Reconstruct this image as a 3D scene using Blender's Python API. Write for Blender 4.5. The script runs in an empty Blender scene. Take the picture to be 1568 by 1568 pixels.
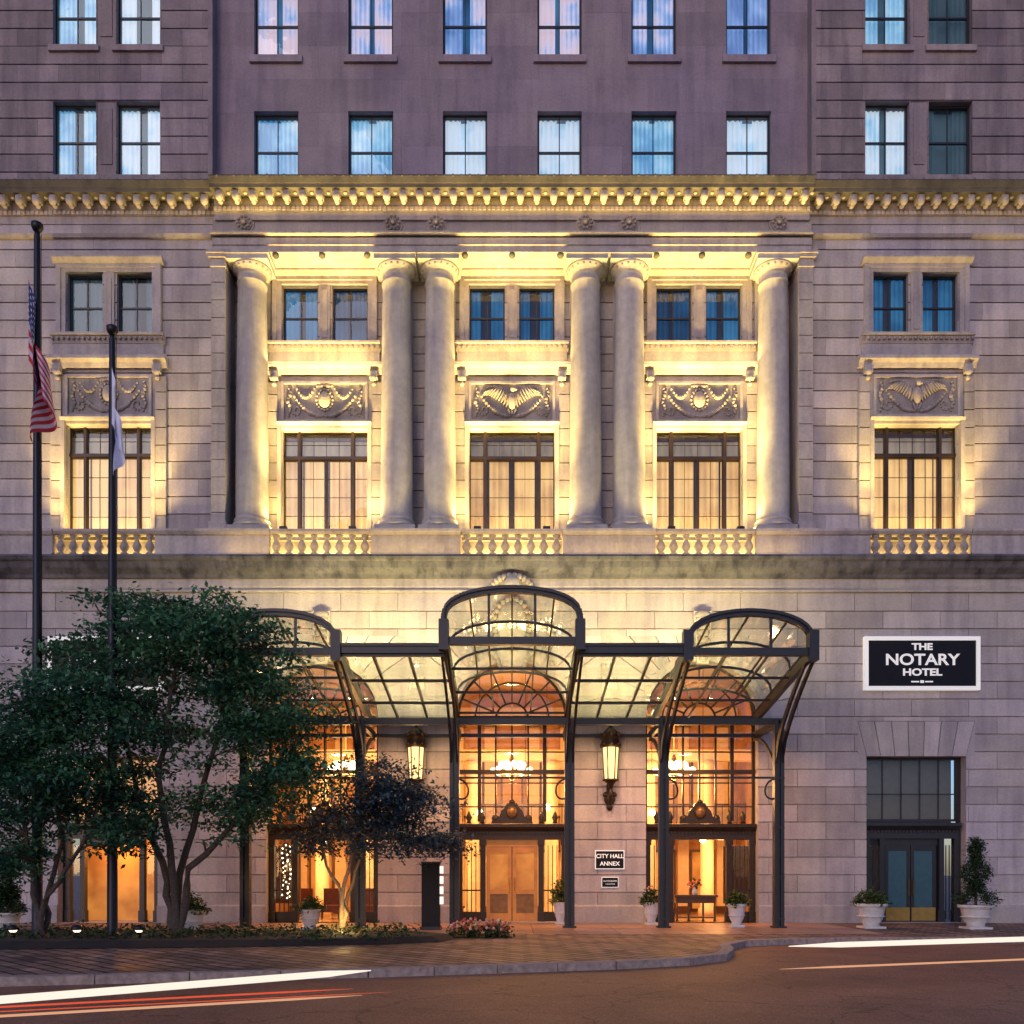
import bpy, math, random
from mathutils import Vector
random.seed(7)
D=30.0; F=1380.0; EYE=1.7; CX=784.0; HY=1335.0
def PX(px,y=0.0): return (px-CX)*(D+y)/F
def PZ(py,y=0.0): return EYE+(HY-py)*(D+y)/F
def R(l,r,t,b,y=0.0): return PX(l,y),PX(r,y),PZ(b,y),PZ(t,y)
scene=bpy.context.scene
MATS={}
# ---------------------------------------------------------------- materials
def newmat(name):
    m=bpy.data.materials.new(name); m.use_nodes=True
    nt=m.node_tree; nt.nodes.clear()
    out=nt.nodes.new('ShaderNodeOutputMaterial'); MATS[name]=m
    return m,nt,out
def N(nt,t,**k):
    n=nt.nodes.new(t)
    for a,b in k.items():
        if a.startswith('i_'):
            n.inputs[a[2:].replace('_',' ')].default_value=b
        else: setattr(n,a,b)
    return n
def ramp(nt,fac,stops):
    r=nt.nodes.new('ShaderNodeValToRGB'); e=r.color_ramp.elements
    e[0].position=stops[0][0]; e[0].color=tuple(stops[0][1])+(1,)
    e[1].position=stops[-1][0]; e[1].color=tuple(stops[-1][1])+(1,)
    for p,c in stops[1:-1]:
        q=e.new(p); q.color=tuple(c)+(1,)
    nt.links.new(fac,r.inputs[0]); return r.outputs[0]
def mul(nt,a,b,fac=1.0,mode='MULTIPLY'):
    m=nt.nodes.new('ShaderNodeMix'); m.data_type='RGBA'; m.blend_type=mode
    m.inputs[0].default_value=fac
    for s,v in ((6,a),(7,b)):
        if hasattr(v,'links') or hasattr(v,'is_linked'): nt.links.new(v,m.inputs[s])
        else: m.inputs[s].default_value=tuple(v)+(1,)
    return m.outputs[2]
def g(v): return (v,v,v)
def stone(name,col,var=0.25,tv=0.22,streak=0.35,rough=0.85,bump=0.25,fine=14):
    m,nt,out=newmat(name)
    tc=N(nt,'ShaderNodeTexCoord')
    at=N(nt,'ShaderNodeAttribute',attribute_name='tone')
    c=ramp(nt,at.outputs['Fac'],[(0,g(1-tv)),(1,g(1+tv*0.5))])
    c=mul(nt,c,col)
    n1=N(nt,'ShaderNodeTexNoise',i_Scale=0.7,i_Detail=6.0,i_Roughness=0.65); nt.links.new(tc.outputs['Object'],n1.inputs['Vector'])
    c=mul(nt,c,ramp(nt,n1.outputs[0],[(0.3,g(1-var)),(0.7,g(1+var*0.4))]))
    mp=N(nt,'ShaderNodeMapping'); mp.inputs['Scale'].default_value=(2.2,2.2,0.22); nt.links.new(tc.outputs['Object'],mp.inputs['Vector'])
    n2=N(nt,'ShaderNodeTexNoise',i_Scale=1.2,i_Detail=5.0,i_Roughness=0.6); nt.links.new(mp.outputs[0],n2.inputs['Vector'])
    c=mul(nt,c,ramp(nt,n2.outputs[0],[(0.32,(1-streak,1-streak,1-streak*0.9)),(0.55,g(1))]))
    n3=N(nt,'ShaderNodeTexNoise',i_Scale=float(fine),i_Detail=5.0); nt.links.new(tc.outputs['Object'],n3.inputs['Vector'])
    c=mul(nt,c,ramp(nt,n3.outputs[0],[(0.3,g(0.88)),(0.7,g(1.06))]))
    n4=N(nt,'ShaderNodeTexNoise',i_Scale=0.35,i_Detail=2.0); nt.links.new(tc.outputs['Object'],n4.inputs['Vector'])
    c=mul(nt,c,ramp(nt,n4.outputs[0],[(0.35,(1.0,0.96,1.04)),(0.65,(1.03,1.0,0.93))]))
    b=N(nt,'ShaderNodeBsdfPrincipled'); b.inputs['Roughness'].default_value=rough
    nt.links.new(c,b.inputs['Base Color'])
    bp=N(nt,'ShaderNodeBump',i_Strength=bump,i_Distance=0.03); nt.links.new(n3.outputs[0],bp.inputs['Height']); nt.links.new(bp.outputs[0],b.inputs['Normal'])
    nt.links.new(b.outputs[0],out.inputs[0]); return m
def simple(name,col,rough=0.5,metal=0.0,var=0.15,scale=6,emit=None,es=0.0,spec=0.5,coat=0):
    m,nt,out=newmat(name)
    tc=N(nt,'ShaderNodeTexCoord')
    n1=N(nt,'ShaderNodeTexNoise',i_Scale=float(scale),i_Detail=5.0); nt.links.new(tc.outputs['Object'],n1.inputs['Vector'])
    c=mul(nt,ramp(nt,n1.outputs[0],[(0.3,g(1-var)),(0.7,g(1+var*0.5))]),col)
    b=N(nt,'ShaderNodeBsdfPrincipled'); b.inputs['Roughness'].default_value=rough; b.inputs['Metallic'].default_value=metal
    b.inputs['Specular IOR Level'].default_value=spec
    nt.links.new(c,b.inputs['Base Color'])
    if emit:
        b.inputs['Emission Color'].default_value=tuple(emit)+(1,); b.inputs['Emission Strength'].default_value=es
    nt.links.new(b.outputs[0],out.inputs[0]); return m
stone('limestone',(0.50,0.465,0.465),var=0.24,tv=0.24,streak=0.22)
stone('limestone_dressed',(0.49,0.455,0.435),var=0.26,tv=0.18,streak=0.28,fine=10)
stone('limestone_column',(0.46,0.45,0.44),var=0.22,tv=0.12,streak=0.25,fine=5)
stone('limestone_back',(0.40,0.37,0.36),var=0.2,tv=0.15,streak=0.2)
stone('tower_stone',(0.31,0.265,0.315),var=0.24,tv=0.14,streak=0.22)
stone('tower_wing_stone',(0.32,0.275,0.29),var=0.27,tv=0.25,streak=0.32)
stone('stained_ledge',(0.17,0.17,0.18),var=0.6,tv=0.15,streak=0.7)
stone('relief_stone',(0.42,0.385,0.35),var=0.35,tv=0.15,streak=0.3,fine=22,bump=0.5)
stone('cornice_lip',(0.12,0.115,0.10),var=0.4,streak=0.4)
simple('window_frame',(0.02,0.02,0.025),rough=0.4)
simple('canopy_steel',(0.016,0.018,0.024),rough=0.42,metal=0.0,var=0.3)
simple('bronze',(0.035,0.021,0.014),rough=0.4,metal=0.3,var=0.3)
simple('bronze_light',(0.22,0.11,0.04),rough=0.35,metal=0.4,var=0.3)
simple('wood_door_glow',(0.34,0.13,0.035),rough=0.4,var=0.35,scale=3,emit=(1,0.33,0.05),es=0.18)  # orange emission stands in for warm light on the wood
simple('teal_door',(0.035,0.10,0.13),rough=0.35)
simple('brass',(0.5,0.32,0.1),rough=0.3,metal=0.9)
simple('black_sign',(0.008,0.008,0.014),rough=0.5,spec=0.2)
simple('white_sign',(0.8,0.8,0.78),rough=0.5,emit=(1,0.98,0.92),es=0.35,var=0.03)
simple('planter_white',(0.62,0.60,0.6),rough=0.7,var=0.12)
simple('bark',(0.075,0.055,0.045),rough=0.9,var=0.5,scale=20)
simple('bark_pale',(0.25,0.17,0.10),rough=0.9,var=0.4,scale=20)
simple('soil',(0.022,0.018,0.015),rough=1,var=0.6,scale=30)
simple('kerb_stone',(0.36,0.28,0.25),rough=0.85,var=0.4,scale=9)
simple('lobby_wall',(0.50,0.26,0.11),rough=0.6,var=0.3,scale=2)
simple('lobby_floor',(0.35,0.22,0.14),rough=0.25,var=0.2)
simple('lobby_dark',(0.08,0.035,0.015),rough=0.4,var=0.3)
simple('lobby_cream',(0.7,0.52,0.32),rough=0.6,var=0.1)
simple('pole_metal',(0.022,0.02,0.026),rough=0.4,metal=0.5)
simple('grey_blind',(0.13,0.125,0.13),rough=0.7,var=0.1)
simple('chair_leather',(0.16,0.05,0.03),rough=0.6,var=0.3)
simple('white_cloth',(0.68,0.72,0.92),rough=0.8,var=0.2,scale=3)
def emis(name,col,s):
    m,nt,out=newmat(name); e=N(nt,'ShaderNodeEmission'); e.inputs[0].default_value=tuple(col)+(1,); e.inputs[1].default_value=s
    nt.links.new(e.outputs[0],out.inputs[0]); return m
emis('lamp_glow',(1,0.75,0.4),12); emis('lantern_glass',(1,0.66,0.26),2.0)
emis('trail_white',(1,0.86,0.72),1.1); emis('trail_red',(1,0.12,0.05),0.8); emis('trail_warm',(1,0.5,0.28),0.75); emis('fixture_glow',(1,0.8,0.5),3)
emis('pylon_glow',(1,0.9,0.8),1.2)
def curtain(name,base,emitstops,es,nscale=0.6):  # cloth and room planes with their light put into emission
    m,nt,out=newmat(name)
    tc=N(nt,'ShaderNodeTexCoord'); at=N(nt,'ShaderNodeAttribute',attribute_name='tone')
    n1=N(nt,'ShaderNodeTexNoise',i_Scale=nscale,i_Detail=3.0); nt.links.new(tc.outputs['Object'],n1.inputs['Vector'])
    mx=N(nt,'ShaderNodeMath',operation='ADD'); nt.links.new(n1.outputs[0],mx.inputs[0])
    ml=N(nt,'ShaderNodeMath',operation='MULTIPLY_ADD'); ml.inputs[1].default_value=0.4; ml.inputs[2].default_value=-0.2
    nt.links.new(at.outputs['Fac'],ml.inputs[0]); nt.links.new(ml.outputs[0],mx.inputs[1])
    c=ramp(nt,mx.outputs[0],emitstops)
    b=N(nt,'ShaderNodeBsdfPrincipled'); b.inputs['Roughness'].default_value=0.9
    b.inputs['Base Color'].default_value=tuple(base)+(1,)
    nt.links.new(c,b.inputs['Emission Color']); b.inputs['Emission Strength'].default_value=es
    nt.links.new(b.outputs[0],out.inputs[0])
curtain('curtain_sky_cool',(0.3,0.4,0.5),[(0.25,(0.06,0.30,0.58)),(0.45,(0.30,0.66,0.90)),(0.65,(0.80,0.90,1.0))],0.62,1.1)  # emission stands in for pale sky reflected in the panes
curtain('curtain_sky_lilac',(0.3,0.35,0.5),[(0.25,(0.04,0.18,0.50)),(0.5,(0.26,0.50,0.92)),(0.6,(0.80,0.72,0.90)),(0.75,(0.98,0.70,0.72))],0.6,1.0)  # blue to pink dusk sky reflection, put into the cloth as emission
curtain('curtain_sky_blue',(0.02,0.05,0.09),[(0.2,(0.005,0.02,0.05)),(0.5,(0.01,0.09,0.22)),(0.8,(0.05,0.24,0.45))],0.7)  # deep blue sky reflection given as a glow of the cloth
curtain('curtain_dim',(0.06,0.10,0.12),[(0.2,(0.02,0.05,0.07)),(0.8,(0.14,0.24,0.28))],0.35)
curtain('curtain_warm_glow',(0.45,0.34,0.20),[(0.3,(0.55,0.27,0.09)),(0.65,(1.0,0.62,0.22))],0.80,0.9)  # warm window light put into the cloth's own emission
curtain('blind_dusk',(0.35,0.30,0.24),[(0.3,(0.10,0.08,0.07)),(0.7,(0.45,0.36,0.24))],0.5,0.9)
curtain('room_dark',(0.03,0.03,0.04),[(0.2,(0.02,0.03,0.05)),(0.8,(0.06,0.06,0.08))],0.2)
curtain('room_amber',(0.3,0.16,0.06),[(0.3,(0.35,0.09,0.015)),(0.7,(1.0,0.38,0.07))],0.6,1.2)
def glass(name,tint,gl,diff=0.0,rough=0.02,dcol=(0.5,0.5,0.5),fs=1.0):
    m,nt,out=newmat(name)
    t=N(nt,'ShaderNodeBsdfTransparent'); t.inputs[0].default_value=tuple(tint)+(1,)
    gs=N(nt,'ShaderNodeBsdfGlossy'); gs.inputs['Roughness'].default_value=rough
    tc=N(nt,'ShaderNodeTexCoord'); n1=N(nt,'ShaderNodeTexNoise',i_Scale=1.3,i_Detail=2.0); nt.links.new(tc.outputs['Object'],n1.inputs['Vector'])
    bp=N(nt,'ShaderNodeBump',i_Strength=0.06,i_Distance=0.1); nt.links.new(n1.outputs[0],bp.inputs['Height']); nt.links.new(bp.outputs[0],gs.inputs['Normal'])
    fr=N(nt,'ShaderNodeFresnel',i_IOR=1.5)
    ad=N(nt,'ShaderNodeMath',operation='MULTIPLY_ADD'); ad.inputs[1].default_value=fs; ad.inputs[2].default_value=gl; nt.links.new(fr.outputs[0],ad.inputs[0])
    mx=N(nt,'ShaderNodeMixShader'); nt.links.new(ad.outputs[0],mx.inputs[0]); nt.links.new(t.outputs[0],mx.inputs[1]); nt.links.new(gs.outputs[0],mx.inputs[2])
    last=mx.outputs[0]
    if diff>0:
        df=N(nt,'ShaderNodeBsdfTranslucent'); df.inputs[0].default_value=tuple(dcol)+(1,)
        d2=N(nt,'ShaderNodeBsdfDiffuse'); d2.inputs[0].default_value=tuple(dcol)+(1,)
        a=N(nt,'ShaderNodeMixShader'); a.inputs[0].default_value=0.15; nt.links.new(df.outputs[0],a.inputs[1]); nt.links.new(d2.outputs[0],a.inputs[2])
        m2=N(nt,'ShaderNodeMixShader'); m2.inputs[0].default_value=diff; nt.links.new(last,m2.inputs[1]); nt.links.new(a.outputs[0],m2.inputs[2]); last=m2.outputs[0]
    nt.links.new(last,out.inputs[0])
glass('window_glass',(0.92,0.95,0.97),0.02)
glass('canopy_glass',(0.82,0.87,0.80),0.0,0.13,0.05,(0.55,0.62,0.52),fs=0.25)
def leafmat(name,stops,trans=0.3):
    m,nt,out=newmat(name)
    at=N(nt,'ShaderNodeAttribute',attribute_name='tone')
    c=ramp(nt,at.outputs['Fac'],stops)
    d=N(nt,'ShaderNodeBsdfPrincipled'); d.inputs['Roughness'].default_value=0.55; nt.links.new(c,d.inputs['Base Color'])
    t=N(nt,'ShaderNodeBsdfTranslucent'); nt.links.new(c,t.inputs[0])
    mx=N(nt,'ShaderNodeMixShader'); mx.inputs[0].default_value=trans
    nt.links.new(d.outputs[0],mx.inputs[1]); nt.links.new(t.outputs[0],mx.inputs[2]); nt.links.new(mx.outputs[0],out.inputs[0])
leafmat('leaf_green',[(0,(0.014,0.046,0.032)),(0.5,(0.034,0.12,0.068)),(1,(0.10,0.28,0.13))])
leafmat('leaf_plum',[(0,(0.012,0.026,0.042)),(0.6,(0.034,0.068,0.098)),(1,(0.08,0.14,0.15))])
leafmat('leaf_shrub',[(0,(0.012,0.03,0.012)),(0.6,(0.035,0.085,0.03)),(1,(0.09,0.16,0.05))])
leafmat('leaf_lime',[(0,(0.05,0.08,0.02)),(1,(0.25,0.28,0.05))])
leafmat('petals',[(0,(0.6,0.03,0.04)),(0.5,(0.75,0.25,0.15)),(1,(0.8,0.7,0.5))])
def pavers():
    m,nt,out=newmat('pavers'); tc=N(nt,'ShaderNodeTexCoord')
    mp=N(nt,'ShaderNodeMapping'); mp.inputs['Rotation'].default_value=(0,0,math.radians(45)); nt.links.new(tc.outputs['Object'],mp.inputs['Vector'])
    br=N(nt,'ShaderNodeTexBrick'); br.inputs['Scale'].default_value=1.0; br.inputs['Brick Width'].default_value=0.6; br.inputs['Row Height'].default_value=0.30
    br.inputs['Mortar Size'].default_value=0.03; br.inputs['Color1'].default_value=(0.42,0.25,0.175,1); br.inputs['Color2'].default_value=(0.15,0.095,0.075,1); br.inputs['Mortar'].default_value=(0.015,0.010,0.010,1)
    nt.links.new(mp.outputs[0],br.inputs['Vector'])
    n1=N(nt,'ShaderNodeTexNoise',i_Scale=0.8,i_Detail=6.0); nt.links.new(tc.outputs['Object'],n1.inputs['Vector'])
    c=mul(nt,br.outputs[0],ramp(nt,n1.outputs[0],[(0.3,g(0.55)),(0.7,g(1.2))]))
    b=N(nt,'ShaderNodeBsdfPrincipled'); nt.links.new(c,b.inputs['Base Color']); b.inputs['Specular IOR Level'].default_value=0.2
    nt.links.new(ramp(nt,n1.outputs[0],[(0.35,g(0.5)),(0.7,g(0.8))]),b.inputs['Roughness'])
    bp=N(nt,'ShaderNodeBump',i_Strength=1.0,i_Distance=0.03); nt.links.new(br.outputs[1],bp.inputs['Height']); bp.invert=True; nt.links.new(bp.outputs[0],b.inputs['Normal'])
    nt.links.new(b.outputs[0],out.inputs[0])
pavers()
def asphalt_warm_glow():
    m,nt,out=newmat('asphalt_warm_glow'); tc=N(nt,'ShaderNodeTexCoord')
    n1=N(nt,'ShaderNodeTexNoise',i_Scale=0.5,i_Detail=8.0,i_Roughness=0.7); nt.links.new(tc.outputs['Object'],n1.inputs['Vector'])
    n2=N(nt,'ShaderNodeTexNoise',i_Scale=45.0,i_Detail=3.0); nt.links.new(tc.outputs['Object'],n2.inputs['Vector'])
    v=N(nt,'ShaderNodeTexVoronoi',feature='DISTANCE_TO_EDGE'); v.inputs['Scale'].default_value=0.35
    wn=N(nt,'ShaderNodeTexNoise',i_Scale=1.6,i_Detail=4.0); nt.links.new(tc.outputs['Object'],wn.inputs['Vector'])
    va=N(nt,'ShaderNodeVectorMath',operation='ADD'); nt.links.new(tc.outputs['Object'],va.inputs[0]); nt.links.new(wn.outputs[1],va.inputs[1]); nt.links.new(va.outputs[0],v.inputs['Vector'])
    c=mul(nt,ramp(nt,n1.outputs[0],[(0.3,(0.21,0.098,0.058)),(0.7,(0.38,0.18,0.105))]),ramp(nt,n2.outputs[0],[(0.3,g(0.5)),(0.7,g(1.35))]))  # warm light on the road is tinted into the base colour
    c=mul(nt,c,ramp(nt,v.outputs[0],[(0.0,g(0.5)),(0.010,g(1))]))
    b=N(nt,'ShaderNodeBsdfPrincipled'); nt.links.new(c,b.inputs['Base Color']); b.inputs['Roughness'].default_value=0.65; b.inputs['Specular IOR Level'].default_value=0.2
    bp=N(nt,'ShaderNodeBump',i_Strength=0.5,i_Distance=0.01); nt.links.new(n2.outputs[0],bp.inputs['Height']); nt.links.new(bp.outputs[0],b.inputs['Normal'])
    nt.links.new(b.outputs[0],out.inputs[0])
asphalt_warm_glow()
def flagmat():
    m,nt,out=newmat('flag_cloth'); uv=N(nt,'ShaderNodeUVMap'); sp=N(nt,'ShaderNodeSeparateXYZ'); nt.links.new(uv.outputs[0],sp.inputs[0])
    a=N(nt,'ShaderNodeMath',operation='MULTIPLY'); a.inputs[1].default_value=6.5; nt.links.new(sp.outputs[1],a.inputs[0])
    f=N(nt,'ShaderNodeMath',operation='FRACT'); nt.links.new(a.outputs[0],f.inputs[0])
    s=N(nt,'ShaderNodeMath',operation='LESS_THAN'); s.inputs[1].default_value=0.5; nt.links.new(f.outputs[0],s.inputs[0])
    c=ramp(nt,s.outputs[0],[(0.0,(0.52,0.47,0.56)),(1.0,(0.42,0.015,0.04))])
    u=N(nt,'ShaderNodeMath',operation='LESS_THAN'); u.inputs[1].default_value=0.4; nt.links.new(sp.outputs[0],u.inputs[0])
    w=N(nt,'ShaderNodeMath',operation='LESS_THAN'); w.inputs[1].default_value=0.54; nt.links.new(sp.outputs[1],w.inputs[0])
    k=N(nt,'ShaderNodeMath',operation='MULTIPLY'); nt.links.new(u.outputs[0],k.inputs[0]); nt.links.new(w.outputs[0],k.inputs[1])
    mp=N(nt,'ShaderNodeMapping'); mp.inputs['Scale'].default_value=(20,13,1); nt.links.new(uv.outputs[0],mp.inputs['Vector'])
    vo=N(nt,'ShaderNodeTexVoronoi'); vo.inputs['Randomness'].default_value=0; vo.inputs['Scale'].default_value=1; nt.links.new(mp.outputs[0],vo.inputs['Vector'])
    cc=ramp(nt,vo.outputs['Distance'],[(0.18,(0.6,0.6,0.65)),(0.24,(0.015,0.03,0.15))])
    mx=N(nt,'ShaderNodeMix'); mx.data_type='RGBA'; nt.links.new(k.outputs[0],mx.inputs[0]); nt.links.new(c,mx.inputs[6]); nt.links.new(cc,mx.inputs[7])
    b=N(nt,'ShaderNodeBsdfPrincipled'); b.inputs['Roughness'].default_value=0.8; nt.links.new(mx.outputs[2],b.inputs['Base Color']); nt.links.new(b.outputs[0],out.inputs[0])
flagmat()
# ---------------------------------------------------------------- mesh builder
class MB:
    def __init__(s): s.v=[];s.f=[];s.m=[];s.t=[];s.sm=[]
    def add(s,vs,fs,mat,tone=0.5,smooth=False):
        o=len(s.v); s.v.extend(vs)
        for f in fs:
            s.f.append([i+o for i in f]); s.m.append(mat); s.t.append(tone); s.sm.append(smooth)
    def box(s,x0,x1,y0,y1,z0,z1,mat,tone=None):
        if tone is None: tone=random.random()
        s.add([(x0,y0,z0),(x1,y0,z0),(x1,y1,z0),(x0,y1,z0),(x0,y0,z1),(x1,y0,z1),(x1,y1,z1),(x0,y1,z1)],
          [(0,1,5,4),(1,2,6,5),(2,3,7,6),(3,0,4,7),(4,5,6,7),(3,2,1,0)],mat,tone)
    def prism_xz(s,pts,y0,y1,mat,tone=None):
        if tone is None: tone=random.random()
        n=len(pts); vs=[(x,y0,z) for x,z in pts]+[(x,y1,z) for x,z in pts]
        fs=[tuple(range(n)),tuple(range(2*n-1,n-1,-1))]+[(i,i+n,(i+1)%n+n,(i+1)%n) for i in range(n)]
        s.add(vs,fs,mat,tone)
    def profile(s,pts,x0,x1,mat,tone=None):
        if tone is None: tone=random.random()
        n=len(pts); vs=[(x0,y,z) for y,z in pts]+[(x1,y,z) for y,z in pts]
        fs=[tuple(range(n)),tuple(range(2*n-1,n-1,-1))]+[(i,i+n,(i+1)%n+n,(i+1)%n) for i in range(n)]
        s.add(vs,fs,mat,tone)
    def lathe(s,cx,cy,pts,mat,seg=16,tone=0.5):
        vs=[];fs=[]
        for r,z in pts:
            for i in range(seg):
                a=2*math.pi*i/seg; vs.append((cx+r*math.cos(a),cy+r*math.sin(a),z))
        for j in range(len(pts)-1):
            for i in range(seg):
                k=(i+1)%seg; fs.append((j*seg+i,j*seg+k,(j+1)*seg+k,(j+1)*seg+i))
        fs.append(tuple(range(seg))[::-1]); fs.append(tuple((len(pts)-1)*seg+i for i in range(seg)))
        s.add(vs,fs,mat,tone,True)
    def ball(s,c,r,mat,sx=1,sy=1,sz=1,seg=8,rings=5,tone=0.5,rot=0):
        vs=[];fs=[]; ca,sa=math.cos(rot),math.sin(rot)
        for j in range(rings+1):
            p=math.pi*j/rings
            for i in range(seg):
                a=2*math.pi*i/seg
                x=r*sx*math.sin(p)*math.cos(a); y=r*sy*math.sin(p)*math.sin(a); z=r*sz*math.cos(p)
                vs.append((c[0]+x*ca-z*sa,c[1]+y,c[2]+x*sa+z*ca))
        for j in range(rings):
            for i in range(seg):
                k=(i+1)%seg; fs.append((j*seg+i,(j+1)*seg+i,(j+1)*seg+k,j*seg+k))
        s.add(vs,fs,mat,tone,True)
    def tube(s,path,rad,mat,seg=7,tone=0.5,smooth=True):
        P=[Vector(p) for p in path]; n=len(P)
        if not hasattr(rad,'__len__'): rad=[rad]*n
        vs=[];fs=[]
        for i,p in enumerate(P):
            d=(P[min(i+1,n-1)]-P[max(i-1,0)]).normalized()
            up=Vector((0,0,1)) if abs(d.z)<0.9 else Vector((0,1,0))
            a=d.cross(up).normalized(); b=a.cross(d)
            for k in range(seg):
                t=2*math.pi*k/seg; q=p+(a*math.cos(t)+b*math.sin(t))*rad[i]; vs.append(tuple(q))
        for i in range(n-1):
            for k in range(seg):
                l=(k+1)%seg; fs.append((i*seg+k,i*seg+l,(i+1)*seg+l,(i+1)*seg+k))
        fs.append(tuple(range(seg))); fs.append(tuple((n-1)*seg+k for k in range(seg)))
        s.add(vs,fs,mat,tone,smooth)
    def beam(s,p0,p1,w,h,mat,tone=None):
        if tone is None: tone=random.random()
        p0=Vector(p0);p1=Vector(p1); d=(p1-p0).normalized()
        up=Vector((0,0,1)) if abs(d.z)<0.95 else Vector((0,1,0))
        a=d.cross(up).normalized()*w/2; b=a.cross(d).normalized()*h/2
        vs=[tuple(q) for q in (p0-a-b,p0+a-b,p0+a+b,p0-a+b,p1-a-b,p1+a-b,p1+a+b,p1-a+b)]
        s.add(vs,[(0,1,2,3),(7,6,5,4),(0,4,5,1),(1,5,6,2),(2,6,7,3),(3,7,4,0)],mat,tone)
    def quad(s,a,b,c,d,mat,tone=0.5): s.add([a,b,c,d],[(0,1,2,3)],mat,tone)
    def build(s,name,parent=None):
        me=bpy.data.meshes.new(name); me.from_pydata(s.v,[],s.f)
        names=[]
        for m in s.m:
            if m not in names: names.append(m)
        for m in names: me.materials.append(MATS[m])
        idx={m:i for i,m in enumerate(names)}
        me.polygons.foreach_set('material_index',[idx[m] for m in s.m])
        me.polygons.foreach_set('use_smooth',s.sm)
        at=me.attributes.new('tone','FLOAT','FACE'); at.data.foreach_set('value',s.t)
        me.update()
        o=bpy.data.objects.new(name,me); scene.collection.objects.link(o)
        if parent: o.parent=parent
        return o
def empty(name,loc=(0,0,0)):
    e=bpy.data.objects.new(name,None); e.empty_display_size=0.3; scene.collection.objects.link(e); return e
def hsh(a,b): 
    return (math.sin(a*127.1+b*311.7)*43758.5453)%1.0
def ashlar(mb,x0,x1,z0,z1,ops,yf,yb,mat,pitch=0.59,blk=1.55,gap=0.03,vg=0.007,zref=0.0,seed=0):
    k0=int(math.floor((z0-zref)/pitch)); k=k0
    while zref+k*pitch<z1-1e-6:
        a=max(z0,zref+k*pitch); b=min(z1,zref+(k+1)*pitch)
        if b-a<0.004: k+=1; continue
        br=sorted(set([a,b]+[z for o in ops for z in (o[2],o[3]) if a+1e-4<z<b-1e-4]))
        for i in range(len(br)-1):
            s0,s1=br[i],br[i+1]; mid=(s0+s1)/2
            top=s1-(gap if (s1==b and b<z1-1e-4) else 0)
            if top-s0<0.002: continue
            iv=[(x0,x1)]
            for o in ops:
                if o[2]<mid<o[3]:
                    nv=[]
                    for p,q in iv:
                        if o[1]<=p or o[0]>=q: nv.append((p,q)); continue
                        if o[0]>p: nv.append((p,o[0]))
                        if o[1]<q: nv.append((o[1],q))
                    iv=nv
            for p,q in iv:
                if blk is None: mb.box(p,q,yf,yb,s0,top,mat,0.5); continue
                off=(k%2)*blk/2
                j=int(math.floor((p-off)/blk)); 
                while off+j*blk<q-1e-6:
                    l=max(p,off+j*blk); r=min(q,off+(j+1)*blk)
                    if r-l>0.02: mb.box(l+(vg/2 if l>p else 0),r-(vg/2 if r<q else 0),yf,yb,s0,top,mat,hsh(k+seed,j))
                    j+=1
        k+=1
def wall(mb,x0,x1,z0,z1,ops,y,th,mat,**kw):
    ashlar(mb,x0,x1,z0,z1,ops,y,y+0.07,mat,**kw)
    k2=dict(kw); k2['gap']=0; k2['blk']=None
    if z1>z0:
        k2['pitch']=50; k2['zref']=z0-10
        ashlar(mb,x0,x1,z0,z1,ops,y+0.063,y+th,mat,**k2)
def curt(mb,x0,x1,z0,z1,y,mat,amp=0.03,wl=0.16,tone=0.5):
    n=max(4,int((x1-x0)/0.035)); vs=[];fs=[]
    ph=random.random()*6
    for i in range(n+1):
        x=x0+(x1-x0)*i/n; yy=y+amp*math.sin(ph+2*math.pi*x/wl+1.3*math.sin(x*7))
        vs+= [(x,yy,z0),(x,yy,z1)]
    for i in range(n):
        fold=0.5+0.5*math.sin(ph+2*math.pi*(x0+(x1-x0)*(i+.5)/n)/wl)  # light and dark of the folds go into tone, which drives emission
        mb.add(vs[2*i:2*i+4],[(0,2,3,1)],mat,max(0,min(1,tone+0.35*(fold-0.5))),True)
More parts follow.
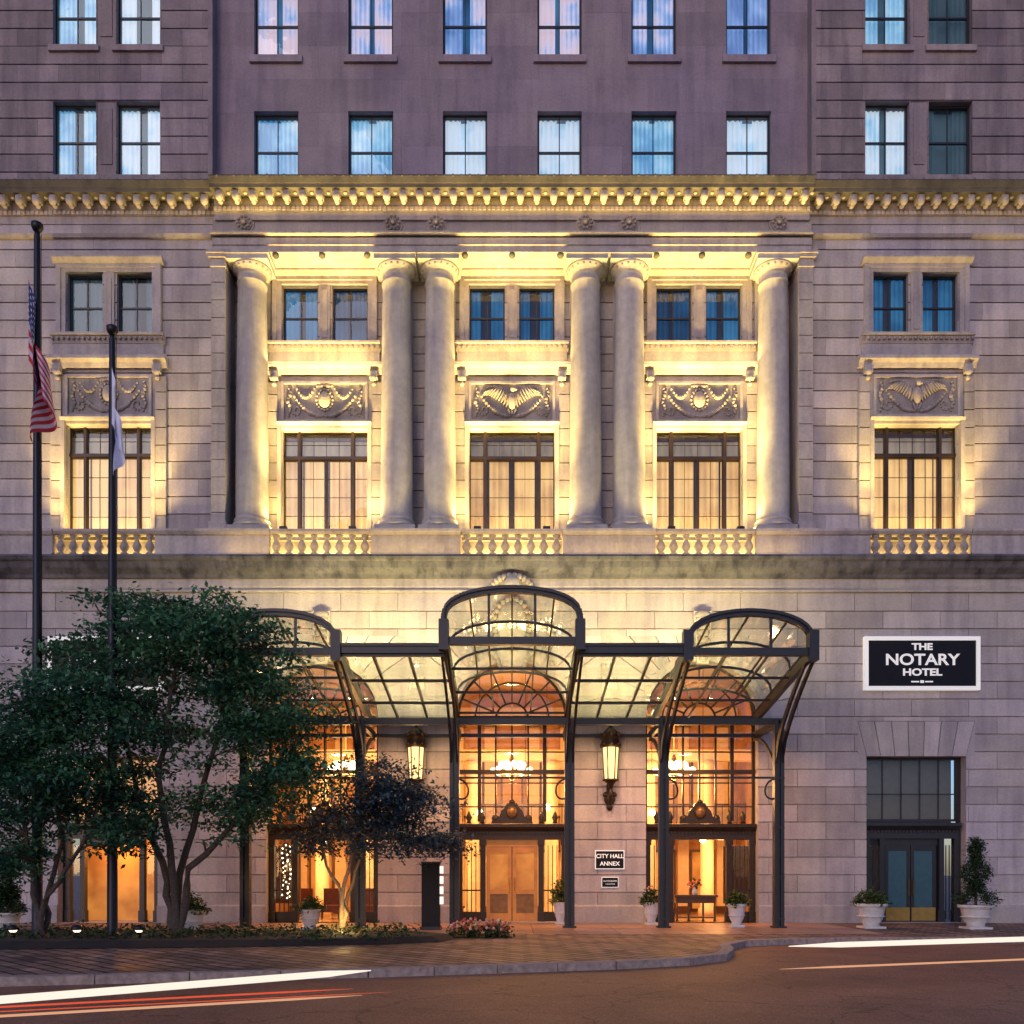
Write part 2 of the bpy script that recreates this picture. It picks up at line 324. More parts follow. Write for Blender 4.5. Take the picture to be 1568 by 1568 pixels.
def window(mb,x0,x1,z0,z1,y,cols=2,rows=4,fw=0.07,bar=0.03,mid=True,cur='curtain_sky_cool',room='room_dark',open_=0.15,fmat='window_frame',depth=0.35,amp=0.03):
    f=fmat
    mb.box(x0,x0+fw,y,y+0.1,z0,z1,f); mb.box(x1-fw,x1,y,y+0.1,z0,z1,f)
    mb.box(x0+fw,x1-fw,y,y+0.1,z1-fw,z1,f); mb.box(x0+fw,x1-fw,y,y+0.1,z0,z0+fw,f)
    if mid: 
        zm=(z0+z1)/2; mb.box(x0+fw,x1-fw,y+0.02,y+0.09,zm-0.03,zm+0.03,f)
    for c in range(1,cols):
        xc=x0+(x1-x0)*c/cols; mb.box(xc-bar/2,xc+bar/2,y+0.03,y+0.07,z0+fw,z1-fw,f)
    for r in range(1,rows):
        if mid and r*2==rows: continue
        zc=z0+(z1-z0)*r/rows; mb.box(x0+fw,x1-fw,y+0.032,y+0.068,zc-bar/2,zc+bar/2,f)
    mb.quad((x0+fw,y+0.05,z0+fw),(x1-fw,y+0.05,z0+fw),(x1-fw,y+0.05,z1-fw),(x0+fw,y+0.05,z1-fw),'window_glass')
    t=random.random()
    if cur:
        w=(x1-x0); xm=(x0+x1)/2+random.uniform(-.05,.05)*w; h=w*open_*random.uniform(0.3,1.2)/2
        if h<0.02: curt(mb,x0,x1,z0,z1,y+0.22,cur,tone=t,amp=amp)
        else:
            curt(mb,x0,xm-h,z0,z1,y+0.22,cur,tone=t,amp=amp); curt(mb,xm+h,x1,z0,z1,y+0.22,cur,tone=min(1,t+0.15),amp=amp)
    if room: mb.quad((x0-0.02,y+depth,z0-0.02),(x1+0.02,y+depth,z0-0.02),(x1+0.02,y+depth,z1+0.02),(x0-0.02,y+depth,z1+0.02),room,t)
def relief(mb,cx,cz,hw,hh,y,kind):
    m='relief_stone'
    def chain(pts,r0,r1):
        n=len(pts)
        for i,(x,z) in enumerate(pts):
            r=r0+(r1-r0)*math.sin(math.pi*i/max(1,n-1)); mb.ball((x,y,z),r*random.uniform(0.85,1.2),m,sy=0.9,seg=6,rings=4,tone=random.random())
    for dx in (-1,1):
        sw=[(cx+dx*hw*(0.05+0.72*t), cz+hh*(-0.78+1.1*t**2.2)) for t in [i/12 for i in range(13)]]
        chain(sw,0.05,0.085)
        chain([(cx+dx*hw*0.9+0.04*math.sin(i*1.3),cz+hh*(0.75-1.5*i/8)) for i in range(9)],0.05,0.08)
        for i in range(12):
            a=i*0.62; r=0.05+0.018*i; mb.ball((cx+dx*(hw*0.72+r*math.cos(a)*0.9),y,cz-hh*0.42+r*math.sin(a)),0.045,m,sy=0.9,seg=5,rings=3)
    if kind=='eagle':
        for dx in (-1,1):
            for row,(ln,n_) in enumerate(((0.34,11),(0.22,9))):
                for i in range(n_):
                    t=i/(n_-1); x=cx+dx*(0.14+hw*0.56*t); z=cz+hh*(0.22+0.62*math.sin(0.35+t*1.75)-0.1)
                    mb.ball((x,y-0.03-0.03*row,z-ln*0.5*(1-0.35*t)),ln*(0.75-.25*t),m,sx=0.17,sy=0.22,sz=1.0,seg=6,rings=5,rot=dx*(0.25+0.75*t),tone=0.9 if i%2 else 0.5)
            chain([(cx+dx*(0.12+hw*0.56*t),cz+hh*(0.22+0.62*math.sin(0.35+t*1.75))) for t in [i/9 for i in range(10)]],0.04,0.06)
        mb.ball((cx,y-0.06,cz+hh*0.0),0.2,m,sx=0.72,sy=0.7,sz=1.5,tone=.8); mb.ball((cx+0.03,y-0.12,cz+hh*0.62),0.09,m,tone=.9)
        mb.ball((cx+0.11,y-0.13,cz+hh*0.60),0.04,m,sx=1.7,tone=.9)
        for q in (-.1,0,.1): mb.ball((cx+q,y-0.04,cz-hh*0.55),0.12,m,sx=.4,sy=.4,sz=1.3,rot=-q*3)
    else:
        mb.ball((cx,y-0.02,cz+hh*0.12),0.25,m,sx=0.85,sy=0.5,sz=1.15,seg=12,rings=8,tone=.9)
        for i in range(16):
            a=i/16*2*math.pi; mb.ball((cx+0.28*math.cos(a),y,cz+hh*0.12+0.35*math.sin(a)),0.06,m,sy=0.9,seg=5,rings=4)
        chain([(cx-0.25+0.5*i/6,cz+hh*0.9) for i in range(7)],0.05,0.07)
        for dx in (-1,1): chain([(cx+dx*(0.35+0.6*t),cz+hh*(0.75-0.5*math.sin(t*3.1))) for t in [i/8 for i in range(9)]],0.04,0.075)
hotel=empty('hotel_building')
W=21.0
# ================= tower
tw=MB(); win=MB()
yC=1.0; yW=0.6; ZB=24.0
xl=PX(325,yW); xr=PX(1243,yW)
ops=[]
for l,r in ((392,454),(536,599),(681,743),(826,888),(970,1033),(1115,1178)):
    x0,x1,z0,z1=R(l-3,r+3,170,275,yC); z0-=0.15
    ops.append((x0,x1,z0,z1)); window(win,x0,x1,z0,z1,yC+0.2,2,2,fw=0.07,bar=0.035,cur='curtain_sky_cool',room='curtain_sky_cool',open_=0.2)
    x0,x1,z0,z1=R(l-3,r+3,-24,87,yC); ops.append((x0,x1,z0,z1)); window(win,x0,x1,z0,z1,yC+0.2,2,2,fw=0.07,bar=0.035,cur='curtain_sky_lilac',room='curtain_sky_blue',open_=0.2)
    tw.box(x0-0.14,x1+0.14,yC-0.10,yC+0.05,z0-0.24,z0-0.001,'tower_stone',1.0)
ZT=PZ(-40,yC)
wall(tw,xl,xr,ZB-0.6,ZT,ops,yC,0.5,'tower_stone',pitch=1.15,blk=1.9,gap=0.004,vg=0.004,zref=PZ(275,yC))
for sgn in (-1,1):
    a,b=(-W,xl) if sgn<0 else (xr,W)
    ops=[]
    cols=((83,145),(180,243)) if sgn<0 else ((1327,1391),(1424,1487))
    extra=[(-97,-35)] if sgn<0 else [(1603,1665)]
    for ci,(l,r) in enumerate(list(cols)+extra):
        for t,bt in ((155,267),(-34,71)):
            x0,x1,z0,z1=R(l-2,r+2,t,bt,yW); ops.append((x0,x1,z0,z1))
            window(win,x0,x1,z0,z1,yW+0.2,2,2,fw=0.07,bar=0.035,cur='curtain_sky_cool' if (sgn<0 or (ci==0)) else 'curtain_dim',room='curtain_dim',open_=0.35)
            if t<0: tw.box(x0-0.12,x1+0.12,yW-0.09,yW+0.05,z0-0.2,z0-0.001,'tower_wing_stone',1.0)
    pl,pr=cols[0][1]+3,cols[1][0]-3
    for t,bt in ((155,267),(-34,71)):
        x0,x1,z0,z1=R(pl,pr,t,bt,yW); ops.append((x0,x1,z0,z1)); tw.box(x0+.002,x1-.002,yW+0.03,yW+0.5,z0,z1,'tower_wing_stone',0.6)
        tw.box(x0+0.12,x1-0.12,yW+0.0,yW+0.03,z0+0.35,z1-0.25,'tower_wing_stone',0.4)
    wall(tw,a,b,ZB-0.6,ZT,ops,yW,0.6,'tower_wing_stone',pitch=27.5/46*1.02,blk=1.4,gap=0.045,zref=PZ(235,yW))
tw.box(xl-0.14,xl+0.02,yW-0.04,yC,ZB-0.5,ZT,'tower_wing_stone',0.5); tw.box(xr-0.02,xr+0.14,yW-0.04,yC,ZB-0.5,ZT,'tower_wing_stone',0.5)
tw.box(-W,W,1.7,12,ZB-0.6,ZT,'tower_stone',0.5)
tw.build('tower_walls',hotel)
# ================= cornice
co=MB()
xcl,xcr=PX(325,-.3),PX(1243,-.3)
def cornice(x0,x1,o,bal):
    m='limestone_dressed'
    co.profile([(o+0.2,23.35),(o-0.08,23.35),(o-0.10,23.58),(o-0.16,23.62),(o-0.16,23.72),(o+0.2,23.72)],x0,x1,m,0.5)
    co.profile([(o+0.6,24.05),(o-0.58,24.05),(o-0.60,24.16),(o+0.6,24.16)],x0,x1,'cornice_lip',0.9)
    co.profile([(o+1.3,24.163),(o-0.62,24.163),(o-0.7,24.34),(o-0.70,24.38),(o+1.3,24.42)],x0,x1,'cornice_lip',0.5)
    co.box(x0,x1,o-0.12,o+0.3,23.72,24.05,'relief_stone',0.1)
    n=int((x1-x0)/0.535); p=(x1-x0)/n
    for i in range(n):
        x=x0+p*(i+0.5)
        co.box(x-0.10,x+0.10,o-0.5,o-0.1,23.88,24.048,m)
        co.ball((x,o-0.46,23.86),0.15,m,sx=0.85,sy=0.8,sz=1.05,seg=8,rings=6,tone=random.random())
        co.ball((x,o-0.3,23.78),0.09,m,sx=1,sy=1.2,sz=0.8,seg=6,rings=4)
        co.ball((x+p/2,o-0.35,24.03),0.07,m,sz=0.5,seg=6,rings=4)
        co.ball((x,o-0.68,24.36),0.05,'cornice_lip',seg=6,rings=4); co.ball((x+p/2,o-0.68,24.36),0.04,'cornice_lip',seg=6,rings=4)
    n=int((x1-x0)/0.15); p=(x1-x0)/n
    for i in range(n):
        x=x0+p*(i+.5); co.box(x-0.045,x+0.045,o-0.2,o-0.16,23.6,23.71,m)
cornice(xcl,xcr,0.0,0); cornice(-W,xcl-0.002,0.2,0); cornice(xcr+0.002,W,0.2,0)
co.build('main_cornice',hotel)
# ================= entablature + upper wing walls
up=MB()
yE=0.0
el,er=PX(325),PX(1243)
zS=22.35
L='limestone_dressed'
nb=14
for i in range(nb):
    a=el+(er-el)*i/nb; b=el+(er-el)*(i+1)/nb
    up.box(a+.004,b-.004,yE,1.2,22.95,23.36,'limestone_back')
up.box(el,er,yE+0.03,1.2,22.95,23.36,'limestone_back',0.5)
up.profile([(1.3,22.80),(yE-0.16,22.86),(yE-0.16,22.93),(yE-0.03,22.948),(1.3,22.948)],el-.03,er+.03,L,0.6)
up.profile([(1.3,zS),(yE+0.02,zS),(yE+0.02,22.56),(yE-0.02,22.57),(yE-0.02,22.799),(1.3,22.799)],el,er,L,0.5)
for px in (374,602,668,896,963,1192):
    x=PX(px); z=PZ(343)
    for r,yy in ((0.34,-0.03),(0.28,-0.07),):
        pts=[(x+r*math.cos(a*math.pi/12),z+r*math.sin(a*math.pi/12)) for a in range(24)]
        up.prism_xz(pts,yy,0.01,'relief_stone',0.6 if r>.33 else 0.1)
    for i in range(10):
        a=i/10*2*math.pi; up.ball((x+0.2*math.cos(a),-0.08,z+0.2*math.sin(a)),0.06,'relief_stone',seg=6,rings=4)
    up.ball((x,-0.09,z),0.1,'relief_stone',seg=8,rings=5)
for px in (422,493,562,712,784,858,1005,1075,1146):
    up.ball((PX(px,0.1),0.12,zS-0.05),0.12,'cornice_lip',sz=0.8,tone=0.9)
yB=1.1
s=F/(D+yB)
bx=(-6.45,0,6.45)
al,ar=PX(330),PX(1239)
ops=[]
def zz(py,sc): return EYE+(HY-py)/sc
for cx in bx:
    for a,b in ((-65/s,-11/s),(11/s,65/s)): ops.append((cx+a,cx+b,zz(528,s),zz(437,s)))
    ops.append((cx-65/s,cx+65/s,zz(815,s),zz(658,s)))
wall(up,al,ar,13.0,zS+0.1,ops,yB,0.6,'limestone_dressed',pitch=0.59,blk=1.3,gap=0.04,zref=13.1)
def bay(cx,y,sc,p,kind,cool,warm,wingbay=False):
    m=L; w=lambda v:v/sc
    for a,b in ((-65,-11),(11,65)):
        window(win,cx+w(a),cx+w(b),zz(p['ub'],sc),zz(p['ut'],sc),y+0.18,2,2,fw=0.055,bar=.035,cur=cool,room='room_dark',open_=0.35)
    zt,zb=zz(p['ut'],sc),zz(p['ub'],sc)
    for sg in (-1,1):
        for k,(i0,i1,pj) in enumerate(((66,73,0.08),(73,80,0.13))):
            a,b=sorted((cx+sg*w(i0),cx+sg*w(i1))); up.box(a,b,y-pj,y+0.05,zb,zt+0.12+0.12*k,m,0.5)
    up.box(cx-w(66),cx+w(66),y-0.08,y+0.05,zt+0.002,zt+0.12,m,0.5)
    up.box(cx-w(73),cx+w(73),y-0.127,y+0.05,zt+0.122,zt+0.24,m,0.6)
    up.profile([(y+.05,zt+0.243),(y-0.16,zt+0.243),(y-0.28,zt+0.36),(y-0.28,zt+0.42),(y+.05,zt+0.44)],cx-w(84),cx+w(84),m,0.5)
    up.box(cx-w(8),cx+w(8),y-0.06,y+0.05,zb,zt,m,0.5); up.box(cx-w(4),cx+w(4),y-0.09,y-0.06,zb+0.2,zt-0.2,m,0.4)
    up.profile([(y+.05,zb-0.30),(y-0.12,zb-0.30),(y-0.2,zb-0.1),(y-0.27,zb-0.08),(y-0.27,zb-0.002),(y+.05,zb-0.002)],cx-w(86),cx+w(86),m,0.5)
    for i in range(22):
        up.ball((cx-w(83)+w(166)*i/21,y-0.2,zb-0.17),0.06,'relief_stone',seg=6,rings=4)
    zc=zz(p['cr'],sc)
    up.box(cx-w(84),cx+w(84),y-0.10,y+0.05,zc+0.25,zb-0.30,m,0.3)
    up.profile([(y+.05,zc-0.12),(y-0.14,zc-0.12),(y-0.2,zc),(y-0.33,zc+0.08),(y-0.33,zc+0.18),(y-0.25,zc+0.248),(y+.05,zc+0.248)],cx-w(90),cx+w(90),m,0.6)
    for sg in (-1,1):
        a=cx+sg*w(76)
        up.box(a-w(6),a+w(6),y-0.3,y-0.11,zc-0.35,zc-0.121,m,0.5); up.ball((a,y-0.24,zc-0.33),0.11,m,sx=1.1)
        up.ball((a,y-0.18,zc-0.5),0.08,m,sx=1.1)
        z=zz(p['lb'],sc); k=0
        while z<zc-0.4:
            z2=min(z+0.59,zc-0.38); a0,a1=sorted((cx+sg*w(72),cx+sg*w(88))); up.box(a0,a1,y-0.12,y+0.05,z,z2-0.04,m); z+=0.59; k+=1
        a0,a1=sorted((cx+sg*w(66),cx+sg*w(72))); up.box(a0,a1,y-0.17,y+0.05,zz(p['lb'],sc),zz(p['lt'],sc)+0.1,m,0.7)
    z0,z1=zz(p['rb'],sc),zz(p['rt'],sc)
    up.box(cx-w(72),cx+w(72),y-0.05,y+0.05,z0-0.05,z1+0.12,m,0.3)
    for a0,a1,b0,b1 in ((-66,66,z1,z1+0.08),(-66,66,z0-0.08,z0)): up.box(cx+w(a0),cx+w(a1),y-0.12,y-0.05,b0,b1,m,0.7)
    for a0,a1 in ((-66,-62),(62,66)): up.box(cx+w(a0),cx+w(a1),y-0.118,y-0.05,z0,z1,m,0.7)
    up.box(cx-w(62),cx+w(62),y-0.053,y-0.045,z0,z1,'relief_stone',0.0)
    relief(up,cx,(z0+z1)/2,w(60),(z1-z0)/2,y-0.07,kind)
    zt,zb=zz(p['lt'],sc),zz(p['lb'],sc)
    up.profile([(y+.05,zt+0.1),(y-0.2,zt+0.1),(y-0.24,zt+0.17),(y+.05,zt+0.2)],cx-w(72),cx+w(72),m,0.7)
    up.box(cx-w(66),cx+w(66),y-0.1,y+0.05,zt+0.001,zt+0.098,m,0.7)
    yy=y+0.2; f='bronze'; ztr=zt-(zt-zb)*0.27
    x0,x1=cx-w(65),cx+w(65)
    kw=dict(fw=0.03,bar=0.012,mid=False,cur=None,room=None,fmat='bronze')
    window(win,x0,x0+w(22),zb,ztr,yy,1,4,**kw); window(win,x1-w(22),x1,zb,ztr,yy,1,4,**kw)
    window(win,x0+w(26),cx-w(1),zb,ztr,yy,2,4,**kw); window(win,cx+w(1),x1-w(26),zb,ztr,yy,2,4,**kw)
    for q in (x0+w(22),x1-w(26)): win.box(q,q+w(4),yy-0.05,yy+0.12,zb,ztr,f)
    win.box(cx-w(1),cx+w(1),yy-.02,yy+.12,zb,ztr,f)
    win.box(x0,x1,yy-0.06,yy+0.12,ztr,ztr+0.1,f)
    for a,b,c in ((x0,x0+w(22),1),(x0+w(26),x1-w(26),4),(x1-w(22),x1,1)):
        window(win,a,b,ztr+0.1,zt,yy,c,2,**kw)
    for q in (x0+w(22),x1-w(26)): win.box(q,q+w(4),yy-.05,yy+.12,ztr+.1,zt,f)
    for a,b in ((x0,x0+w(27)),(x0+w(30),cx-w(5)),(cx+w(4),x1-w(30)),(x1-w(27),x1)):
        curt(win,a,b,zb,ztr+0.1,yy+0.24,warm,amp=0.05,wl=0.21,tone=random.uniform(.35,.8))
    curt(win,x0,x1,ztr+.1,zt-.1,yy+.3,'blind_dusk',amp=.03,wl=.3,tone=0.6)
    win.box(x0,x1,yy+.2,yy+.29,zt-0.2,zt,'lobby_dark')
    win.quad((x0-.02,yy+.42,zb-.02),(x1+.02,yy+.42,zb-.02),(x1+.02,yy+.42,zt+.02),(x0-.02,yy+.42,zt+.02),'room_dark',.5)
pc=dict(ut=437,ub=528,cr=570,rt=590,rb=645,lt=658,lb=815)
for cx,k in zip(bx,('shield','eagle','shield')): bay(cx,yB,s,pc,k,'curtain_sky_blue','curtain_warm_glow')
yU=0.15; su=F/(D+yU)
pw=dict(ut=418,ub=515,cr=560,rt=580,rb=637,lt=651,lb=818)
for cx,k in ((-13.46,'shield'),(13.5,'eagle')): bay(cx,yU,su,pw,k,'curtain_sky_blue' if cx>0 else 'curtain_dim','curtain_warm_glow')
for sgn,(a,b,cx) in ((-1,(-W,PX(325,yU),-13.46)),(1,(PX(1243,yU),W,13.5))):
    ops=[(cx+l/su,cx+r/su,zz(pw['ub'],su),zz(pw['ut'],su)) for l,r in ((-65,-11),(11,65))]+[(cx-65/su,cx+65/su,zz(pw['lb'],su),zz(pw['lt'],su))]
    wall(up,a,b,13.0,22.86,ops,yU,0.6,'limestone',pitch=0.59,blk=1.75,gap=0.046,zref=13.1,seed=sgn)
    up.profile([(yU+.5,22.862),(yU-0.1,22.862),(yU-0.16,22.95),(yU+.5,22.98)],a,b,L,0.5)
    wall(up,a,b,22.983,23.4,[],yU,0.6,'limestone',pitch=0.6,blk=2.4,gap=0,zref=22.9)
    e=PX(325) if sgn<0 else PX(1243)
    x0,x1=(e-0.05,e+0.42) if sgn<0 else (e-0.42,e+0.05)
    wall(up,x0,x1,13.1,zS-0.5,[],0.02,1.15,'limestone_dressed',blk=None,pitch=0.59,gap=0.03,zref=13.1)
    for j,(pj,h) in enumerate(((0.03,0.12),(0.0,0.16),(0.08,0.12),(0.13,0.1))):
        z=zS-0.5+sum((0.12,0.16,0.12,0.1)[:j]); up.box(x0-pj,x1+pj,0.0-pj,1.15,z,z+h-0.001,L,0.5)
    up.box(x0-.06,x1+.06,-0.08,1.15,13.1,13.35,L,0.5)
up.build('upper_facade',hotel)
# ================= columns
cl=MB()
yc=0.56
for px in (385,607,673,897,964,1185):
    x=PX(px,yc-0.1); m='limestone_column'
    zb=13.1; zt=zS
    cl.box(x-0.68,x+0.68,yc-0.64,yc+0.6,zb,zb+0.14,m)
    pts=[(0.66,zb+0.14),(0.69,zb+0.2),(0.66,zb+0.28),(0.60,zb+0.30),(0.58,zb+0.36),(0.62,zb+0.4),(0.60,zb+0.46),(0.55,zb+0.48),(0.545,zb+0.55)]
    n=24
    for i in range(1,n+1):
        t=i/n; pts.append((0.545-0.075*t**1.7, zb+0.55+(zt-0.85-zb-0.55)*t))
    z=zt-0.85
    pts+=[(0.50,z+0.02),(0.50,z+0.08),(0.475,z+0.1),(0.475,z+0.33),(0.51,z+0.35),(0.52,z+0.38),(0.57,z+0.42),(0.64,z+0.50),(0.66,z+0.56)]
    cl.lathe(x,yc,pts,m,40,random.random())
    cl.box(x-0.69,x+0.69,yc-0.66,yc+0.6,z+0.565,z+0.72,m); cl.box(x-0.74,x+0.74,yc-0.70,yc+0.6,z+0.722,zt-0.002,m)
    for i in range(18):
        a=2*math.pi*i/18; cl.ball((x+0.59*math.cos(a),yc+0.59*math.sin(a),z+0.46),0.05,'relief_stone',seg=5,rings=4)
    cl.box(x-0.5,x+0.5,yB-0.08,yB+0.02,zb,zt,m)
cl.build('colonnade',hotel)
# ================= pedestal zone, balustrades, water table
pd=MB(); bal=MB()
bpx=[(413,568),(705,862),(1003,1157),(82,238),(1332,1487)]
b_r=[(PX(a),PX(b)) for a,b in bpx]; b_s=sorted(b_r)
zr0,zr1=12.14,13.09
prev=-W
for a,b in b_s+[(W,W)]:
    y0=-0.06
    n=max(1,int((a-prev)/1.9))
    for i in range(n): 
        u=prev+(a-prev)*i/n; v=prev+(a-prev)*(i+1)/n; pd.box(u+.003,v-.003,y0,0.6,zr0,zr1-0.2,'limestone_dressed')
    pd.box(prev,a,y0+0.01,0.6,zr0,zr1-0.2,'limestone_dressed',0.5)
    pd.profile([(0.6,zr1-0.2),(y0-0.05,zr1-0.2),(y0-0.12,zr1-0.1),(y0-0.12,zr1-0.02),(0.6,zr1)],prev-0.02,a+0.02,L,0.6)
    pd.profile([(0.6,zr0-0.0),(y0-0.1,zr0),(y0-0.1,zr0+0.1),(y0-.0,zr0+0.16),(0.6,zr0+0.16)],prev,a,L,0.4)
    prev=b
pd.box(-W,W,0.45,1.2,12.9,13.095,L,0.4)
pd.box(-W,W,0.55,0.6,zr0,12.9,'limestone_dressed',0.8)
for a,b in b_r:
    bal.profile([(0.20,zr1-0.17),(-0.08,zr1-0.17),(-0.14,zr1-0.1),(-0.14,zr1-0.02),(0.20,zr1-0.01)],a+.03,b-.03,L,0.5)
    bal.box(a+.02,b-.02,-0.05,0.19,zr0+0.0,zr0+0.13,L,0.4)
    n=8; h=zr1-0.17-zr0-0.13; z=zr0+0.13
    for i in range(n):
        x=a+(b-a)*(i+0.5)/n
        prof=[(0.13,0),(0.13,0.08),(0.08,0.1),(0.07,0.16),(0.13,0.30),(0.155,0.42),(0.12,0.56),(0.065,0.74),(0.06,0.82),(0.10,0.86),(0.08,0.9),(0.12,0.93),(0.12,1.0)]
        bal.lathe(x,0.07,[(r,z+q*h) for r,q in prof],'cornice_lip' if i<0 else 'relief_stone',12,random.random())
bal.build('balustrade',hotel)
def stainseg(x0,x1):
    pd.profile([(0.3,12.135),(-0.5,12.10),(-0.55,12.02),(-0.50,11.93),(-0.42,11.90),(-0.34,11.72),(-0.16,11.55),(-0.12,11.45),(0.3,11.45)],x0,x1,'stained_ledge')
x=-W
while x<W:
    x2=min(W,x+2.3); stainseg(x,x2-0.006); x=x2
pd.profile([(0.3,11.1),(-0.03,11.1),(-0.05,11.2),(-0.03,11.449),(0.3,11.449)],-W,W,L,0.5)
pd.profile([(0.3,10.98),(-0.09,11.0),(-0.09,11.06),(-0.03,11.098),(0.3,11.098)],-W,W,L,0.6)
pd.build('pedestal_and_water_table',hotel)
# ================= ground storey
gr=MB()
zG=10.98; r=1.87; zs=6.85; bc=(-6.33,0,6.33); za=9.55; hw=2.95
ops=[]
for c in bc: ops+= [(c-r,c+r,0,zs),(c-hw,c+hw,zs,za)]
wc=(-13.46,13.46); ww=1.66; wz=5.55; wz2=6.72; wh=1.95
for c in wc: ops+=[(c-ww,c+ww,0,wz),(c-wh,c+wh,wz,wz2)]
wall(gr,-W,W,0.0,zG,ops,0.0,0.7,'limestone',pitch=0.585,blk=1.9,gap=0.038,zref=zG-0.585*19,vg=0.016)
for c in bc:
    nv=15; ca=math.atan2(za-zs,hw)
    angs=[math.pi*i/nv for i in range(nv+1)]
    def outer(a):
        dx,dz=math.cos(a),math.sin(a)
        t=min(hw/abs(dx) if abs(dx)>1e-6 else 1e9,(za-zs)/dz if dz>1e-6 else 1e9)
        return (c+dx*t,zs+dz*t)
    for i in range(nv):
        a0,a1=angs[i],angs[i+1]; da=0.007
        cs=[q for q in (ca,math.pi-ca) if a0+1e-3<q<a1-1e-3]
        for e0,e1,yf,yb in ((a0+da,a1-da,0.0,0.07),(a0,a1,0.063,0.7)):
            pts=[outer(e0)]+[outer(q) for q in cs]+[outer(e1)]
            inn=[(c+r*math.cos(e1-(e1-e0)*k/4),zs+r*math.sin(e1-(e1-e0)*k/4)) for k in range(5)]
            gr.prism_xz(pts+inn,yf,yb,'limestone',hsh(i,c))
    for ra,rb,pj in ((r,r+0.10,0.03),(r+0.10,r+0.26,0.06)):
        for i in range(28):
            a0,a1=math.pi*i/28,math.pi*(i+1)/28
            gr.prism_xz([(c+q*math.cos(a),zs+q*math.sin(a)) for q,a in ((ra,a0),(rb,a0),(rb,a1),(ra,a1))],-pj,0.02,L,0.6)
    for sg in (-1,1): gr.box(c+sg*(r+0.13)-0.2,c+sg*(r+0.13)+0.2,-0.07,0.02,zs-0.25,zs-0.002,L,0.5)
for c in bc:
    if c==0: continue
    gr.prism_xz([(c-0.2,8.6),(c+0.2,8.6),(c+0.3,10.35),(c-0.3,10.35)],-0.14,0.03,L,0.6)
    for i in range(7): gr.ball((c,-0.16,8.75+i*0.22),0.1+0.012*i,'relief_stone',sx=1.5,sy=0.6,seg=8,rings=5)
    gr.ball((c,-0.15,10.2),0.2,'relief_stone',sx=1.4,sy=0.5)
gr.prism_xz([(-0.45,8.5),(0.45,8.5),(0.62,10.9),(-0.62,10.9)],-0.18,0.03,L,0.6)
gr.ball((0,-0.24,9.9),0.6,L,sx=0.85,sy=0.3,sz=1.25,seg=20,rings=12)
for i in range(24):
    a=2*math.pi*i/24; gr.ball((0.58*math.cos(a),-0.24,9.9+0.82*math.sin(a)),0.11,'relief_stone',sy=0.9,seg=6,rings=5)
for k in range(14):
    a=math.pi*k/13; gr.ball((0.7*math.cos(a),-0.3,10.95+0.5*math.sin(a)),0.12,'relief_stone',seg=6,rings=5)
gr.ball((0,-0.36,11.15),0.33,L,sy=0.5,sx=0.9)
for sg in (-1,1):
    for k in range(12): 
        a=k*0.55; q=0.05+0.022*k; gr.ball((sg*(0.85+q*math.cos(a)),-0.12,9.3+q*math.sin(a)*1.3),0.07,'relief_stone',seg=6,rings=4)
    for k in range(8): gr.ball((sg*(0.7-0.05*k),-0.2,8.95-0.04*k*k*0.3),0.09,'relief_stone',seg=6,rings=4)
    for k in range(9): gr.ball((sg*(1.25+0.08*math.sin(k)),-0.06,9.9-0.16*k),0.11,'relief_stone',seg=6,rings=4)
for c in wc:
    nv=7
    for lay,(yf,yb,gp) in enumerate(((-0.0,0.07,0.014),(0.063,0.7,0.0))):
        for i in range(nv):
            b0=c-ww+2*ww*i/nv; b1=c-ww+2*ww*(i+1)/nv; t0=c-wh*1.0+2*wh*i/nv; t1=c-wh+2*wh*(i+1)/nv
            gr.prism_xz([(b0+gp,wz),(b1-gp,wz),(t1-gp,wz2-gp),(t0+gp,wz2-gp)],yf,yb,'limestone')
        for sg in (-1,1):
            gr.prism_xz([(c+sg*ww,wz),(c+sg*wh,wz),(c+sg*wh,wz2-gp)],yf,yb,'limestone',0.4)
prev=-W
for a,b in sorted([(c-r,c+r) for c in bc]+[(c-ww,c+ww) for c in wc])+[(W,W)]:
    gr.profile([(0.02,0.0),(-0.07,0.0),(-0.07,0.55),(-0.03,0.6),(0.02,0.6)],prev,a,'limestone',0.2); prev=b
gr.build('ground_storey_walls',hotel)
